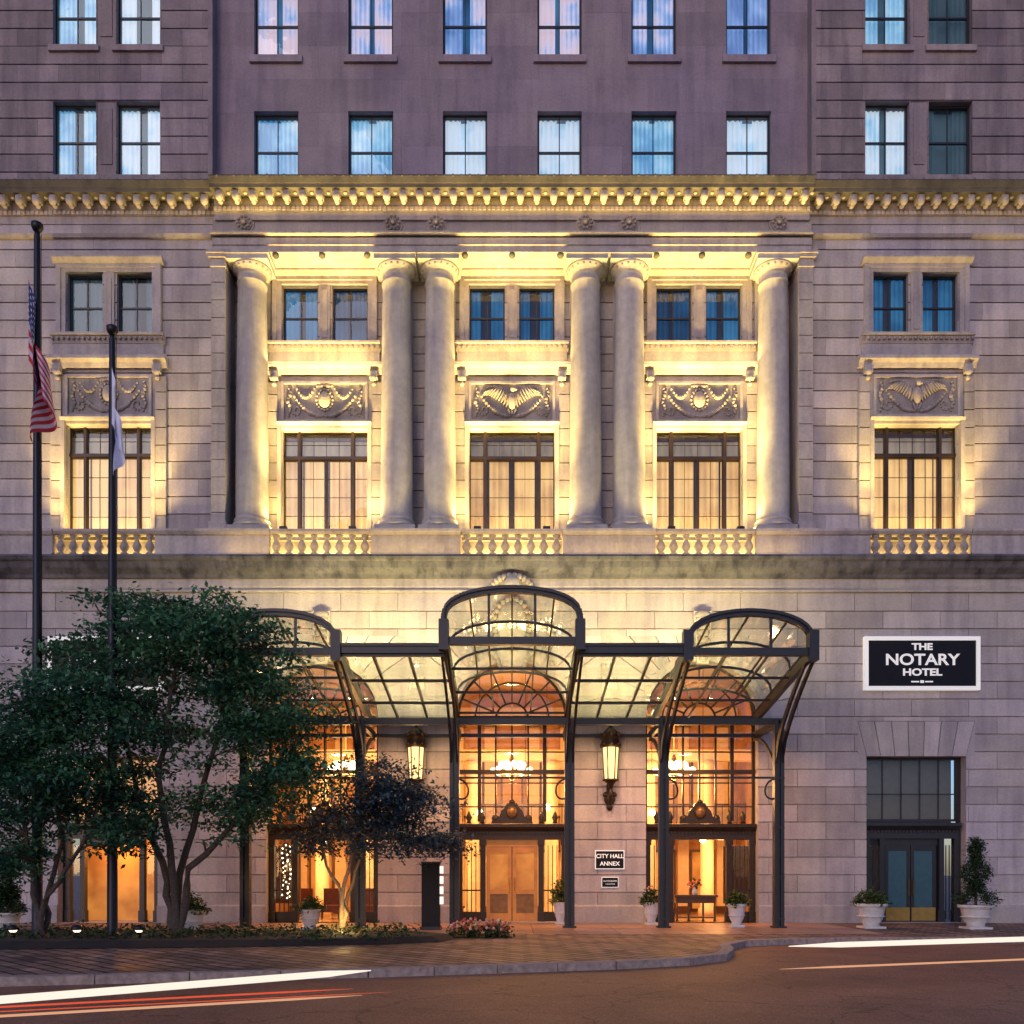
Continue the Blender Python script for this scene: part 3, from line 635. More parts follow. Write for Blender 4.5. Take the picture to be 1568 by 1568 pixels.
# ================= bay glazing
gz=MB(); yg=0.42
def entab(cx,hw_,z0,m='bronze',crest=True):
    gz.box(cx-hw_,cx+hw_,yg-0.12,yg+0.15,z0,z0+0.28,m); gz.profile([(yg+.15,z0+.28),(yg-0.15,z0+.28),(yg-0.28,z0+.42),(yg-0.28,z0+.52),(yg+.15,z0+.55)],cx-hw_,cx+hw_,m)
    n=int(hw_*2/0.12)
    for i in range(n): gz.box(cx-hw_+0.12*i+0.03,cx-hw_+0.12*i+0.09,yg-0.17,yg-0.12,z0+0.2,z0+0.28,m)
    if crest:
        t=z0+.55
        pts=[(cx-0.7,t),(cx+0.7,t),(cx+0.66,t+0.14),(cx+0.42,t+0.24),(cx+0.36,t+0.42),(cx+0.26,t+0.52),(cx+0.16,t+0.68),(cx-0.16,t+0.68),(cx-0.26,t+0.52),(cx-0.36,t+0.42),(cx-0.42,t+0.24),(cx-0.66,t+0.14)]
        gz.prism_xz(pts,yg-0.12,yg+0.02,m,0.5); gz.ball((cx,yg-0.15,t+0.36),0.2,'bronze_light',sy=0.4); gz.ball((cx,yg-0.05,t+0.72),0.1,m)
        for sg in (-1,1): gz.ball((cx+sg*0.55,yg-0.05,t+0.16),0.14,m,sy=.6)
        for sx in (-1.45,-1.0,1.0,1.45):
            gz.lathe(cx+sx,yg-0.05,[(0.1,t),(0.06,t+0.08),(0.11,t+0.2),(0.04,t+0.36),(0.01,t+0.42)],m,8)
for c in bc:
    m='bronze'
    for x in (-1.83,-1.1,-0.55,0.0,0.55,1.1,1.83):
        w_=0.028 if abs(x) in (0.55,0.0) else 0.06
        gz.box(c+x-w_,c+x+w_,yg,yg+0.12,(3.4 if abs(x)<1.8 else 0),zs,m)
    for z in (3.9,4.7,5.75,6.35): gz.box(c-r,c+r,yg+0.01,yg+0.11,z-0.02,z+0.02,m)
    gz.box(c-r,c+r,yg-0.1,yg+0.14,zs-0.14,zs+0.1,m); gz.box(c-r,c+r,yg-0.06,yg+0.13,5.0,5.14,m)
    for a in [math.pi*i/8 for i in range(1,8)]:
        gz.beam((c+0.55*math.cos(a),yg+.06,zs+0.55*math.sin(a)),(c+r*math.cos(a),yg+.06,zs+r*math.sin(a)),0.045,0.06,m)
    for rr,wd in ((0.55,0.06),(1.25,0.05),(1.83,0.08)):
        gz.tube([(c+rr*math.cos(math.pi*i/20),yg+.06,zs+rr*math.sin(math.pi*i/20)) for i in range(21)],wd/1.6,m,6)
    pts=[(c+r*math.cos(math.pi*i/24),zs+r*math.sin(math.pi*i/24)) for i in range(25)]
    gz.add([(x,yg+0.07,z) for x,z in pts],[tuple(range(25))],'window_glass')
    gz.quad((c-r,yg+.07,3.4),(c+r,yg+.07,3.4),(c+r,yg+.07,zs),(c-r,yg+.07,zs),'window_glass')
    entab(c,r,2.78)
    for sg in (-1,1):
        for x in (0.98,1.76):
            gz.box(c+sg*x-0.09,c+sg*x+0.09,yg-0.1,yg+0.12,0.0,2.78,m); gz.box(c+sg*x-0.12,c+sg*x+0.12,yg-0.13,yg+0.12,0,0.35,m)
            gz.box(c+sg*x-0.12,c+sg*x+0.12,yg-0.13,yg+0.12,2.6,2.779,m)
        x0,x1=sorted((c+sg*1.07,c+sg*1.67))
        for k in range(1,4): gz.box(x0+(x1-x0)*k/4-.015,x0+(x1-x0)*k/4+.015,yg+.03,yg+.07,0.3,2.6,m)
        gz.box(x0,x1,yg,yg+.1,0,0.35,m); gz.box(x0,x1,yg,yg+.1,1.05,1.1,m)
        gz.quad((x0,yg+.05,0.35),(x1,yg+.05,0.35),(x1,yg+.05,2.6),(x0,yg+.05,2.6),'window_glass')
    if c==0:
        for sg in (-1,1):
            x0,x1=sorted((sg*0.015,sg*0.87))
            gz.box(x0,x0+0.13,yg+0.02,yg+0.09,0.03,2.55,'wood_door_glow'); gz.box(x1-0.13,x1,yg+0.02,yg+0.09,0.03,2.55,'wood_door_glow')
            for a,b in ((0.03,0.3),(0.95,1.1),(2.35,2.55)): gz.box(x0+.13,x1-.13,yg+0.02,yg+0.09,a,b,'wood_door_glow')
            gz.box(x0+.13,x1-.13,yg+0.06,yg+0.08,0.3,0.95,'bronze_light'); gz.box(x0+.13,x1-.13,yg+0.06,yg+0.08,1.1,2.35,'room_amber',0.4)
            gz.tube([(sg*0.09,yg-0.05,0.95),(sg*0.09,yg-0.05,1.5)],0.02,'brass')
        gz.box(-0.9,0.9,yg,yg+.1,2.55,2.78,'wood_door_glow')
        gz.box(-0.013,0.013,yg-.0,yg+.1,0.03,2.55,'bronze')
        gz.box(-r,r,0.0,0.4,0.001,0.03,'limestone_dressed',0.5)
gz.build('entrance_glazing',hotel)
wd=MB()
for c in wc:
    gz=wd; right=c>0
    wd.box(c-ww,c-ww+0.08,yg-.05,yg+.15,0,wz,'bronze' if not right else 'window_frame'); wd.box(c+ww-0.08,c+ww,yg-.05,yg+.15,0,wz,'window_frame')
    entab(c,ww-0.08,2.82,'window_frame',False)
    fm='window_frame'
    window(wd,c-ww+.08,c+ww-.08,3.4,wz,yg,5,1,fw=0.08,bar=0.05,mid=False,cur=None,room='grey_blind' if right else 'room_amber',depth=0.5)
    wd.box(c-ww+.08,c+ww-.08,yg+.03,yg+.07,4.3,4.34,fm)
    for sg in (-1,1):
        for x in (1.0,1.5):
            wd.box(c+sg*x-0.08,c+sg*x+0.08,yg-0.1,yg+0.12,0,2.82,fm); wd.box(c+sg*x-0.11,c+sg*x+0.11,yg-0.13,yg+0.12,0,0.4,fm)
        x0,x1=sorted((c+sg*1.08,c+sg*1.42)); wd.quad((x0,yg+.05,0.1),(x1,yg+.05,0.1),(x1,yg+.05,2.6),(x0,yg+.05,2.6),'window_glass')
        if right:
            for k in range(1,3): wd.box(x0+(x1-x0)*k/3-.01,x0+(x1-x0)*k/3+.01,yg+.0,yg+.04,0.1,2.6,'bronze')
            x0,x1=sorted((c+sg*0.012,c+sg*0.86))
            wd.box(x0,x0+.11,yg+.02,yg+.09,.03,2.6,fm); wd.box(x1-.11,x1,yg+.02,yg+.09,.03,2.6,fm)
            for a,b in ((.03,.4),(2.42,2.6)): wd.box(x0+.11,x1-.11,yg+.02,yg+.09,a,b,fm)
            wd.box(x0+.11,x1-.11,yg+.05,yg+.06,0.4,2.42,'teal_door',0.9); wd.box(x0+.02,x1-.02,yg+.005,yg+.02,.05,.5,'brass')
            wd.tube([(c+sg*0.08,yg-0.05,0.9),(c+sg*0.08,yg-0.05,1.45)],0.022,'brass')
    wd.box(c-0.9,c+0.9,yg,yg+.1,2.6,2.82,fm)
    wd.quad((c-ww,1.6,0),(c+ww,1.6,0),(c+ww,1.6,3.4),(c-ww,1.6,3.4),'room_dark' if right else 'room_amber')
    wd.box(c-ww,c+ww,-0.0,1.6,-0.02,0.01,'limestone_dressed',0.3)
wd.build('wing_doors',hotel)
win.build('windows',hotel)
# ================= lobby
lb=MB()
lb.box(-9.2,9.2,7.0,7.2,0,9.2,'lobby_wall',0.5); lb.box(-9.4,-9.2,0.72,7.2,0,9.2,'lobby_wall'); lb.box(9.2,9.4,0.72,7.2,0,9.2,'lobby_wall')
lb.box(-9.2,9.2,0.72,7.0,9.2,9.4,'lobby_cream'); lb.box(-9.2,9.2,0.0,7.0,-0.04,0.0,'lobby_floor')
for x in (-8.6,-7.0,-5.4,-3.8,-2.2,-0.9,0.9,2.2,3.8,5.4,7.0,8.6):
    lb.box(x-0.22,x+0.22,6.8,7.0,0.3,7.6,'lobby_cream'); lb.box(x-0.3,x+0.3,6.72,7.0,7.6,7.9,'bronze_light'); lb.box(x-.28,x+.28,6.74,7.0,0,.3,'lobby_dark')
lb.box(-9.2,9.2,6.75,6.99,7.95,8.4,'lobby_cream'); lb.box(-9.2,9.2,5.4,6.98,3.2,3.45,'lobby_dark')
for i in range(62): lb.box(-9.15+i*0.3,-9.12+i*0.3,5.42,5.45,3.45,4.3,'lobby_dark')
lb.box(-9.2,9.2,5.4,5.47,4.3,4.38,'lobby_dark')
for x in (-7.8,-4.6,-1.6,0,1.6,4.6,6.2,7.8): 
    lb.box(x-0.5,x+0.5,6.9,6.98,0.1,2.6,'lobby_dark'); lb.box(x-0.42,x+0.42,6.86,6.89,0.2,2.5,'room_amber'); lb.box(x-.45,x+.45,6.9,6.98,3.9,6.6,'lobby_dark'); lb.box(x-.38,x+.38,6.86,6.89,4.0,6.5,'room_amber')
for x in (-7.2,-5.5,-1.5,1.5,5.2,7.4):
    lb.lathe(x,4.2,[(0.34,0),(0.34,0.3),(0.26,0.35),(0.24,5.5),(0.36,5.7),(0.36,5.9)],'lobby_cream',16)
lb.box(-9.2,9.2,3.9,4.5,5.9,6.3,'lobby_cream')
for x,z in ((-6.9,2.9),(-5.9,2.4),(5.2,3.9),(7.1,2.9),(-1.2,3.9),(1.3,4.1),(4.9,2.6),(-7.4,4.0),(0.5,2.9)):
    lb.ball((x,3.5,z),0.13,'lamp_glow'); lb.tube([(x,3.5,z+.1),(x,3.5,9.2)],.012,'lobby_dark',5)
for i in range(34): lb.ball((-7.75+0.13*math.sin(i*2.2),0.95+.1*math.cos(i*1.7),0.8+i*0.055),0.028,'lamp_glow',seg=6,rings=4)
for x in (-7.6,-6.5,-5.3):
    lb.box(x-.35,x+.35,2.2,2.8,0.25,0.5,'chair_leather'); lb.box(x-.35,x+.35,2.75,2.9,0.3,1.1,'chair_leather')
    for q in (-.3,.3): lb.box(x+q-.03,x+q+.03,2.25,2.3,0,.25,'lobby_dark')
for x in (-7.9,7.9): lb.box(x-.5,x+.5,1.5,1.6,0.6,2.6,'lobby_dark')
lb.build('lobby_interior',hotel)
ch=MB()
for c,z in ((0,5.25),(5.75,5.25),(-5.9,5.25)):
    y=2.0
    ch.tube([(c,y,9.1),(c,y,z+0.6)],0.025,'brass'); ch.lathe(c,y,[(0.05,z-0.3),(0.12,z-0.2),(0.06,z),(0.14,z+0.3),(0.04,z+0.6)],'brass',10)
    for i in range(18):
        a=i/18*2*math.pi; rr=0.66 if i%2 else 0.38; zz_=z+(0.0 if i%2 else 0.22)
        ch.tube([(c,y,z-0.1),(c+rr*.6*math.cos(a),y+rr*.6*math.sin(a),zz_-0.2),(c+rr*math.cos(a),y+rr*math.sin(a),zz_-0.05)],0.02,'brass',5)
        ch.ball((c+rr*math.cos(a),y+rr*math.sin(a),zz_+0.03),0.12,'lamp_glow',seg=8,rings=6)
ch.build('chandelier',hotel)
ct=MB(); tx,ty=6.35,1.3
ct.box(tx-.75,tx+.75,ty-.25,ty+.25,0.82,0.9,'lobby_dark'); ct.box(tx-.68,tx+.68,ty-.2,ty+.2,0.62,0.82,'lobby_dark')
for a in (-.65,-.25,.25,.65): ct.lathe(tx+a,ty-.17,[(.05,0),(.03,.1),(.045,.4),(.03,.62)],'lobby_dark',8)
ct.box(tx-.66,tx+.66,ty-.18,ty+.18,0.1,0.14,'lobby_dark')
ct.lathe(tx,ty,[(.07,.9),(.11,1.0),(.05,1.15),(.08,1.2)],'planter_white',10)
for i in range(24): ct.ball((tx+random.gauss(0,.13),ty+random.gauss(0,.08),1.32+random.gauss(0,.1)),0.05,random.choice(['petals','leaf_shrub']),seg=5,rings=4,tone=random.random())
ct.build('console_table')
# ================= lanterns
def lantern(x,n):
    e=MB(); y=-0.42; z=PZ(1195,-0.4); zt=PZ(1145,-0.4)
    m='bronze'
    e.lathe(x,y,[(0.02,z-0.3),(0.06,z-0.26),(0.12,z-0.12),(0.2,z-0.04),(0.22,z)],m,6)
    e.lathe(x,y,[(0.20,z),(0.26,zt)],'lantern_glass',6)
    e.lathe(x,y,[(0.27,z-0.02),(0.27,z+0.04)],m,6)
    for i in range(6):
        a=i*math.pi/3; e.beam((x+0.21*math.cos(a),y+0.21*math.sin(a),z),(x+0.275*math.cos(a),y+0.275*math.sin(a),zt),0.04,0.04,m)
    e.lathe(x,y,[(0.34,zt),(0.36,zt+0.06),(0.31,zt+0.14),(0.29,zt+0.3),(0.36,zt+0.34),(0.32,zt+0.42),(0.18,zt+0.58),(0.06,zt+0.68),(0.08,zt+0.74),(0.03,zt+0.8),(0.01,zt+0.95)],m,8)
    for i in range(8):
        a=i*math.pi/4; e.ball((x+0.32*math.cos(a),y+0.32*math.sin(a),zt+0.42),0.05,'bronze_light',sz=1.6,seg=6,rings=4)
        e.ball((x+0.32*math.cos(a),y+0.32*math.sin(a),zt+0.1),0.04,'bronze_light',seg=6,rings=4)
    e.tube([(x,-0.02,z-0.75),(x,-0.25,z-0.7),(x,-0.40,z-0.5),(x,y,z-0.28)],[0.09,0.08,0.06,0.05],m,8)
    e.ball((x,-0.1,z-0.55),0.2,m,sy=0.7,sz=1.4); e.ball((x,-0.12,z-0.85),0.11,m,sz=1.3)
    for q in (-1,1): e.ball((x+q*0.14,-0.14,z-0.45),0.1,m)
    e.box(x-0.1,x+0.1,-0.08,0.0,z-0.9,z-0.1,m)
    e.build('wall_lantern')
LX=(PX(637,-.4),PX(935,-.4))
for i,x in enumerate(LX): lantern(x,i)
# ================= signs
def text(s_,x,y,z,size,mat,parent,off=0.0,sx=1.0):
    cu=bpy.data.curves.new('lettering','FONT'); cu.body=s_; cu.size=size; cu.align_x='CENTER'; cu.align_y='CENTER'; cu.extrude=0.008; cu.offset=off
    cu.materials.append(MATS[mat]); o=bpy.data.objects.new('lettering',cu); scene.collection.objects.link(o)
    o.location=(x,y,z); o.rotation_euler=(math.radians(90),0,0); o.scale=(sx,1,1); o.parent=parent
def hotel_sign(l,r_):
    x0,x1,z0,z1=R(l,r_,975,1057,-0.1); e=empty('hotel_sign'); b=MB(); y=-0.12
    b.box(x0+.13,x1-.13,y,0.0,z0+.13,z1-.13,'black_sign',0.5)
    b.box(x0,x0+.13,y-.04,0,z0,z1,'white_sign'); b.box(x1-.13,x1,y-.04,0,z0,z1,'white_sign'); b.box(x0+.13,x1-.13,y-.04,0,z0,z0+.13,'white_sign'); b.box(x0+.13,x1-.13,y-.04,0,z1-.13,z1,'white_sign')
    b.build('board',e); cx=(x0+x1)/2
    text('THE',cx,y-.012,PZ(991,-.1),0.30,'white_sign',e,0.010,1.25); text('NOTARY',cx,y-.012,PZ(1011,-.1),0.52,'white_sign',e,0.010,1.16)
    text('HOTEL',cx,y-.012,PZ(1030,-.1),0.32,'white_sign',e,0.010,1.3)
    b=MB(); b.box(cx-0.36,cx-.1,y-.012,y,PZ(1045,-.1),PZ(1043,-.1),'white_sign'); b.box(cx+.1,cx+.36,y-.012,y,PZ(1045,-.1),PZ(1043,-.1),'white_sign'); b.box(cx-.06,cx+.06,y-.012,y,PZ(1046,-.1),PZ(1042,-.1),'white_sign'); b.build('rule',e)
hotel_sign(1323,1500); hotel_sign(74,250)
e=empty('wall_plaque'); b=MB(); x0,x1,z0,z1=R(911,956,1302,1331,0); b.box(x0,x1,-.04,0,z0,z1,'white_sign'); b.box(x0+.03,x1-.03,-.045,-.03,z0+.03,z1-.03,'black_sign'); b.build('board',e)
text('CITY HALL',(x0+x1)/2,-.05,z1-.2,0.19,'white_sign',e,0.004); text('ANNEX',(x0+x1)/2,-.05,z0+.18,0.19,'white_sign',e,0.004)
e=empty('wall_plaque'); b=MB(); x0,x1,z0,z1=R(921,947,1343,1359,0); b.box(x0,x1,-.03,0,z0,z1,'white_sign'); b.box(x0+.02,x1-.02,-.035,-.02,z0+.02,z1-.02,'black_sign'); b.build('board',e)
text('AUTOGRAPH',(x0+x1)/2,-.04,(z0+z1)/2+.04,0.075,'white_sign',e); text('COLLECTION',(x0+x1)/2,-.04,(z0+z1)/2-.06,0.05,'white_sign',e)
# ================= canopy
cn=MB(); cg=MB(); S='canopy_steel'; G='canopy_glass'
yf=-6.0; yk=-0.35; slope=0.15
yp=-2.7
units=[(0,1.80,7.80,8.45,9.15,yf-0.15),(6.33,1.66,7.55,7.80,8.58,yf),(-6.33,1.66,7.55,7.80,8.58,yf)]
for cx,hw_,zb,zsp,zt,y0 in units:
    na=14
    def arc(y,k=1.0):
        d=(y-y0)*slope
        pts=[(cx-hw_,zb-d)]+[(cx-hw_*math.cos(math.pi*i/na),zsp-d+(zt-zsp)*math.sin(math.pi*i/na)**0.85) for i in range(na+1)]+[(cx+hw_,zb-d)]
        return [(x,y,z) for x,z in pts]
    nr=3; ys=[y0+(yk-y0)*i/nr for i in range(nr+1)]
    for j,y in enumerate(ys):
        A=arc(y); wd_,h_=(0.16,0.15) if j==0 else (0.05,0.07)
        for i in range(len(A)-1): cn.beam(A[i],A[i+1],wd_,h_,S,0.5)
        d=(y-y0)*slope; hh=0.2 if j==0 else 0.07
        cn.box(cx-hw_,cx+hw_,y-(0.1 if j==0 else 0.03),y+(0.1 if j==0 else .03),zb-d-hh/2,zb-d+hh/2,S)
    A=arc(y0-0.11)
    for i in range(len(A)-1): 
        a=Vector(A[i]);b_=Vector(A[i+1]); cn.beam(a+Vector((0,0,0.05)),b_+Vector((0,0,0.05)),0.05,0.08,S)
    A0=arc(ys[0]); A1=arc(ys[-1])
    for i in (1,5,8,11,15): cn.beam(A0[i],A1[i],0.045,0.055,S)
    for j in range(nr):
        P0=arc(ys[j]);P1=arc(ys[j+1])
        for i in range(0,len(P0)-1): cg.quad(P0[i],P0[i+1],P1[i+1],P1[i],G)
    for q in (-0.34,0.34):
        zt_=zsp+(zt-zsp)*math.sqrt(1-q*q)**0.85; cn.box(cx+q*hw_-.035,cx+q*hw_+.035,y0-.03,y0+.03,zb,zt_,S)
    for sg in (-1,1):
        x=cx+sg*hw_; cn.beam((x,y0-0.1,zb),(x,yk+.3,zb-(yk+.3-y0)*slope),0.14,0.26,S)
        cn.box(x-0.13,x+0.13,y0-0.2,y0+0.1,zb-0.25,zb+0.55,S)
        px_=sg*1.74 if cx==0 else cx+sg*1.74
        for o in (-0.09,0.09):
            cn.box(px_+o-0.055,px_+o+0.055,yp-0.13,yp+0.13,0.02,6.3,S)
        cn.box(px_-0.03,px_+0.03,yp-0.06,yp+0.06,0.02,6.3,S)
        cn.box(px_-0.2,px_+0.2,yp-0.2,yp+0.2,0.009,0.06,S)
        for zc in (0.25,1.5,3.0,4.5,5.9): cn.box(px_-0.15,px_+0.15,yp-0.14,yp+0.14,zc,zc+0.06,S)
        for o in (-0.09,0.09):
            pts=[]
            for i in range(9):
                t=i/8; y=yp+(y0+0.1-yp)*t; z=5.0+(zb-0.15-5.0)*(t**0.62); pts.append((px_+o+(x-px_)*t,y,z))
            for i in range(8): cn.beam(pts[i],pts[i+1],0.06,0.24-0.14*i/8,S)
        pts=[(px_,yp+(0.02-yp)*t,4.6+ (6.1-4.6)*(1-(1-t)**2)) for t in [i/6 for i in range(7)]]
        for i in range(6): cn.beam(pts[i],pts[i+1],0.07,0.1,S)
        cn.beam((px_,yp,6.25),(px_,0,6.25),0.12,0.18,S)
        cn.tube([(px_-sg*0.12+sg*(-0.3)*math.sin(a*0.9),yp-0.05,4.2+0.3*math.cos(a)) for a in [i*0.35 for i in range(12)]],0.03,S,5)
    for q in (-0.34,0.34): cn.beam((cx+q*hw_,y0,zb+0.02),(cx+q*hw_,yk,zb+.02-(yk-y0)*slope),0.045,0.07,S)
for sg in (-1,1):
    x0,x1=(1.80,4.67)
    zb=7.52
    a,b_=sorted((sg*x0,sg*x1))
    cn.box(a,b_,yf-0.12,yf+0.05,zb-0.02,zb+0.22,S); cn.box(a,b_,yf-0.16,yf-0.12,zb+0.16,zb+0.24,S)
    nb_=3
    for k in range(nb_+1):
        x=a+(b_-a)*k/nb_; cn.beam((x,yf,zb-.02),(x,yk,zb-.02-(yk-yf)*slope),0.06,0.1,S)
    for k in range(4):
        y=yf+(yk-yf)*k/3; z=zb-.04-(y-yf)*slope; cn.box(a,b_,y-.04,y+.04,z-.05,z+.03,S)
    cg.quad((a,yf,zb+.04),(b_,yf,zb+.04),(b_,yk,zb+.04-(yk-yf)*slope),(a,yk,zb+.04-(yk-yf)*slope),G)
for y,z,h in ((yp,6.25,0.2),(-0.25,6.7,0.18),(-0.2,6.2,0.1)):
    cn.box(-8.15,8.15,y-0.06,y+0.06,z-h/2,z+h/2,S)
for y,z in ((yp,4.55),): 
    for c in bc: cn.box(c-1.74,c+1.74,y-0.03,y+0.03,z-0.03,z+0.03,S)
for x in (-8.15,8.15): cn.box(x-.06,x+.06,yp,-0.1,6.15,6.36,S)
can=empty('entrance_canopy'); cn.build('steel_frame',can); cg.build('roof_glass',can)
# ================= ground
def poly(name,pts,z,mat,thick=None,parent=None):
    me=bpy.data.meshes.new(name); n=len(pts)
    vs=[(x,y,z) for x,y in pts]; fs=[tuple(range(n))]
    if thick: 
        vs+=[(x,y,z-thick) for x,y in pts]; fs+=[(i,i+n,(i+1)%n+n,(i+1)%n) for i in range(n)]
    me.from_pydata(vs,[],fs); me.materials.append(MATS[mat]); o=bpy.data.objects.new(name,me); scene.collection.objects.link(o)
    if parent:o.parent=parent
    return o
poly('road',[(-400,-400),(400,-400),(400,400),(-400,400)],-0.12,'asphalt_warm_glow')
edge=[(-45,-19.5),(-14,-16.9),(-8.2,-15.6),(-2.5,-14.4),(1.9,-13.1),(3.4,-12.4),(4.3,-11.5),(4.7,-10.4),(4.9,-9.2),(5.6,-8.0),(7.0,-7.3),(9.0,-7.0),(14,-6.8),(45,-6.4)]
pave=[(-45,0.5)]+edge+[(45,0.5)]
poly('pavement',pave,0.0,'pavers',0.12)
kb=MB()
def resamp(P,step):
    out=[P[0]]
    for i in range(len(P)-1):
        a=Vector(P[i]);b=Vector(P[i+1]); n=max(1,round((b-a).length/step))
        for k in range(1,n+1): q=a.lerp(b,k/n); out.append((q.x,q.y))
    return out
ed=resamp(edge,1.3)
for i in range(len(ed)-1):
    a=Vector((*ed[i],-0.05));b=Vector((*ed[i+1],-0.05)); d=(b-a).normalized()*0.008
    kb.beam(a+d,b-d,0.26,0.16,'kerb_stone')
kb.build('kerb')
stone('apron_stone',(0.40,0.23,0.16),var=0.3,tv=0.3,streak=0.0,rough=0.4)
apm=MB()
for i in range(16):
    for j in range(4):
        apm.box(-9+i*1.2+.012,-9+(i+1)*1.2-.012,-5.4+j*1.33+.012,-5.4+(j+1)*1.33-.012,0.0,0.008,'apron_stone')
apm.build('entrance_paving')
bed=MB()
random.seed(3)
bp_=[(-16,-5.2),(-16,-10.6),(-11,-10.3),(-6,-9.7),(-3,-9.0),(-1.7,-8.2),(-1.4,-7.0),(-2.2,-6.0),(-5,-5.4)]
n=len(bp_); inner=[((x+6)*0.93-6,(y+7.4)*0.8-7.4) for x,y in bp_]
bed.add([(x,y,0.012) for x,y in bp_]+[(x,y,0.14) for x,y in inner],[tuple(range(n,2*n))]+[(i,(i+1)%n,(i+1)%n+n,i+n) for i in range(n)],'soil')
bed.build('planting_bed')
# ================= foliage
def leaves(mb,pts_tones,size,mat):
    for (p,t) in pts_tones:
        a=random.uniform(0,2*math.pi); el=random.gauss(-0.25,0.5)
        d=Vector((math.cos(a)*math.cos(el),math.sin(a)*math.cos(el),math.sin(el)))
        u=d.cross(Vector((random.gauss(0,.4),random.gauss(0,.4),1))).normalized()
        s_=size*random.uniform(0.6,1.25); p=Vector(p)
        mb.add([tuple(p),tuple(p+d*s_*0.45+u*s_*0.27),tuple(p+d*s_),tuple(p+d*s_*0.45-u*s_*0.27)],[(0,1,2,3)],mat,max(0,min(1,t+random.gauss(0,.16))))
def tree(name,base,stems,blobs,nclump,nleaf,size,lmat,sig=(0.3,0.3,0.14),bark='bark',r0=0.13):
    e=empty(name); tr=MB(); lf=MB(); ends=[]
    base=Vector(base); sp=[]
    for st in stems:
        pts=[base+Vector((random.uniform(-.1,.1),random.uniform(-.1,.1),0))]+[Vector(q) for q in st]
        rp=[]
        for i in range(len(pts)-1):
            for k in range(4):
                q=pts[i].lerp(pts[i+1],k/4); rp.append(q+Vector((random.gauss(0,.035),random.gauss(0,.035),0)))
        rp.append(pts[-1]); n=len(rp)
        tr.tube(rp,[r0*(1-0.8*i/(n-1)) for i in range(n)],bark,8); sp+= [(q,i/(n-1)) for i,q in enumerate(rp)]
    cl=[]
    tot=sum(b[2] for b in blobs)
    for c,rad,w in blobs:
        for k in range(int(nclump*w/tot)):
            v=Vector((random.gauss(0,1),random.gauss(0,1),random.gauss(0,1))).normalized()
            q=random.random()**0.45*random.choice((1,1,1,1.12))
            cl.append(Vector(c)+Vector((v.x*rad[0],v.y*rad[1],v.z*rad[2]))*q)
    for i,c in enumerate(cl):
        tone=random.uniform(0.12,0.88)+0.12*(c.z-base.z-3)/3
        if i%2==0:
            cand=[q for q,t in sp if t>0.35 and q.z<c.z+0.3] or [q for q,t in sp]
            a=min(cand,key=lambda q:(q-c).length+random.uniform(0,.8))
            m1=a.lerp(c,0.5)+Vector((random.gauss(0,.15),random.gauss(0,.15),0.15+random.gauss(0,.1)))
            tr.tube([a,a.lerp(m1,.5)+Vector((0,0,.05)),m1,m1.lerp(c,.6)+Vector((0,0,.04)),c],[0.035,0.028,0.02,0.013,0.006],bark,5)
        k=random.uniform(0.6,1.4)
        L_=[]
        for j in range(int(nleaf*k)):
            o=Vector((random.gauss(0,sig[0]),random.gauss(0,sig[1]),random.gauss(0,sig[2])))*k
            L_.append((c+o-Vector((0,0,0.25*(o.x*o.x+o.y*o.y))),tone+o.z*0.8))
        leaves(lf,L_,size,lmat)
    tr.build('trunk_and_branches',e); lf.build('foliage',e); return e
random.seed(11)
yT=-7.4
def T(px,py,dy=0): return (PX(px,yT+dy),yT+dy,PZ(py,yT+dy))
tree('tree',(PX(268,yT),yT,0.1),
  [[T(255,1350),T(215,1230),T(180,1080),T(200,980)],[T(275,1340,.3),T(310,1200,.5),T(350,1060,.4),T(330,960,.2)],[T(262,1330,-.2),T(240,1180,-.4),T(270,1020,-.3),T(260,930)],[T(290,1330),T(380,1240),T(430,1180,.4)]],
  [(T(270,960),(2.2,1.5,1.15),1.0),(T(165,1020),(1.6,1.4,1.1),.75),(T(350,1010),(1.7,1.4,1.3),.95),(T(410,1090,.2),(1.5,1.3,1.0),.75),(T(250,1120),(2.6,1.6,1.0),.9),(T(450,1195,.3),(1.2,1.0,.9),.55),(T(200,1225),(1.5,1.3,.7),.35),(T(370,1240),(1.3,1.0,0.7),.35)],
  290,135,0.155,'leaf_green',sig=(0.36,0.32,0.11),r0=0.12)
yT=-8.6
tree('tree',(PX(62,yT),yT,0.1),
  [[T(70,1380),T(110,1320),T(150,1250),T(165,1180)],[T(55,1370),T(40,1280),T(30,1180),T(50,1090)],[T(72,1385,.2),T(95,1290,.3),T(90,1180,.2),T(80,1100)]],
  [(T(30,1130),(1.2,1.2,1.1),.8),(T(110,1080),(1.2,1.2,1.0),.7),(T(45,1220),(1.4,1.2,.9),.8),(T(130,1190),(1.3,1.1,.9),.6),(T(175,1275),(.9,.8,.5),.25),(T(15,1300),(.9,.9,.6),.4)],
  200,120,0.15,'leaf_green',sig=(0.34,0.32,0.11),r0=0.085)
yT=-6.4
tree('ornamental_tree',(PX(528,yT),yT,0.1),
  [[T(522,1370),T(500,1310),T(480,1250)],[T(532,1370,.2),T(560,1300,.2),T(600,1240)],[T(528,1350),T(545,1270),T(560,1190)]],
  [(T(575,1200),(1.0,1.0,.75),.8),(T(620,1240),(1.1,.9,.6),.8),(T(540,1250),(1.2,1.0,.6),.6),(T(665,1290),(.8,.7,.4),.35),(T(490,1290),(.7,.7,.5),.3),(T(600,1290),(1.1,.8,.4),.4)],
  150,90,0.13,'leaf_plum',sig=(0.28,0.27,0.10),bark='bark_pale',r0=0.07)
gc=MB()
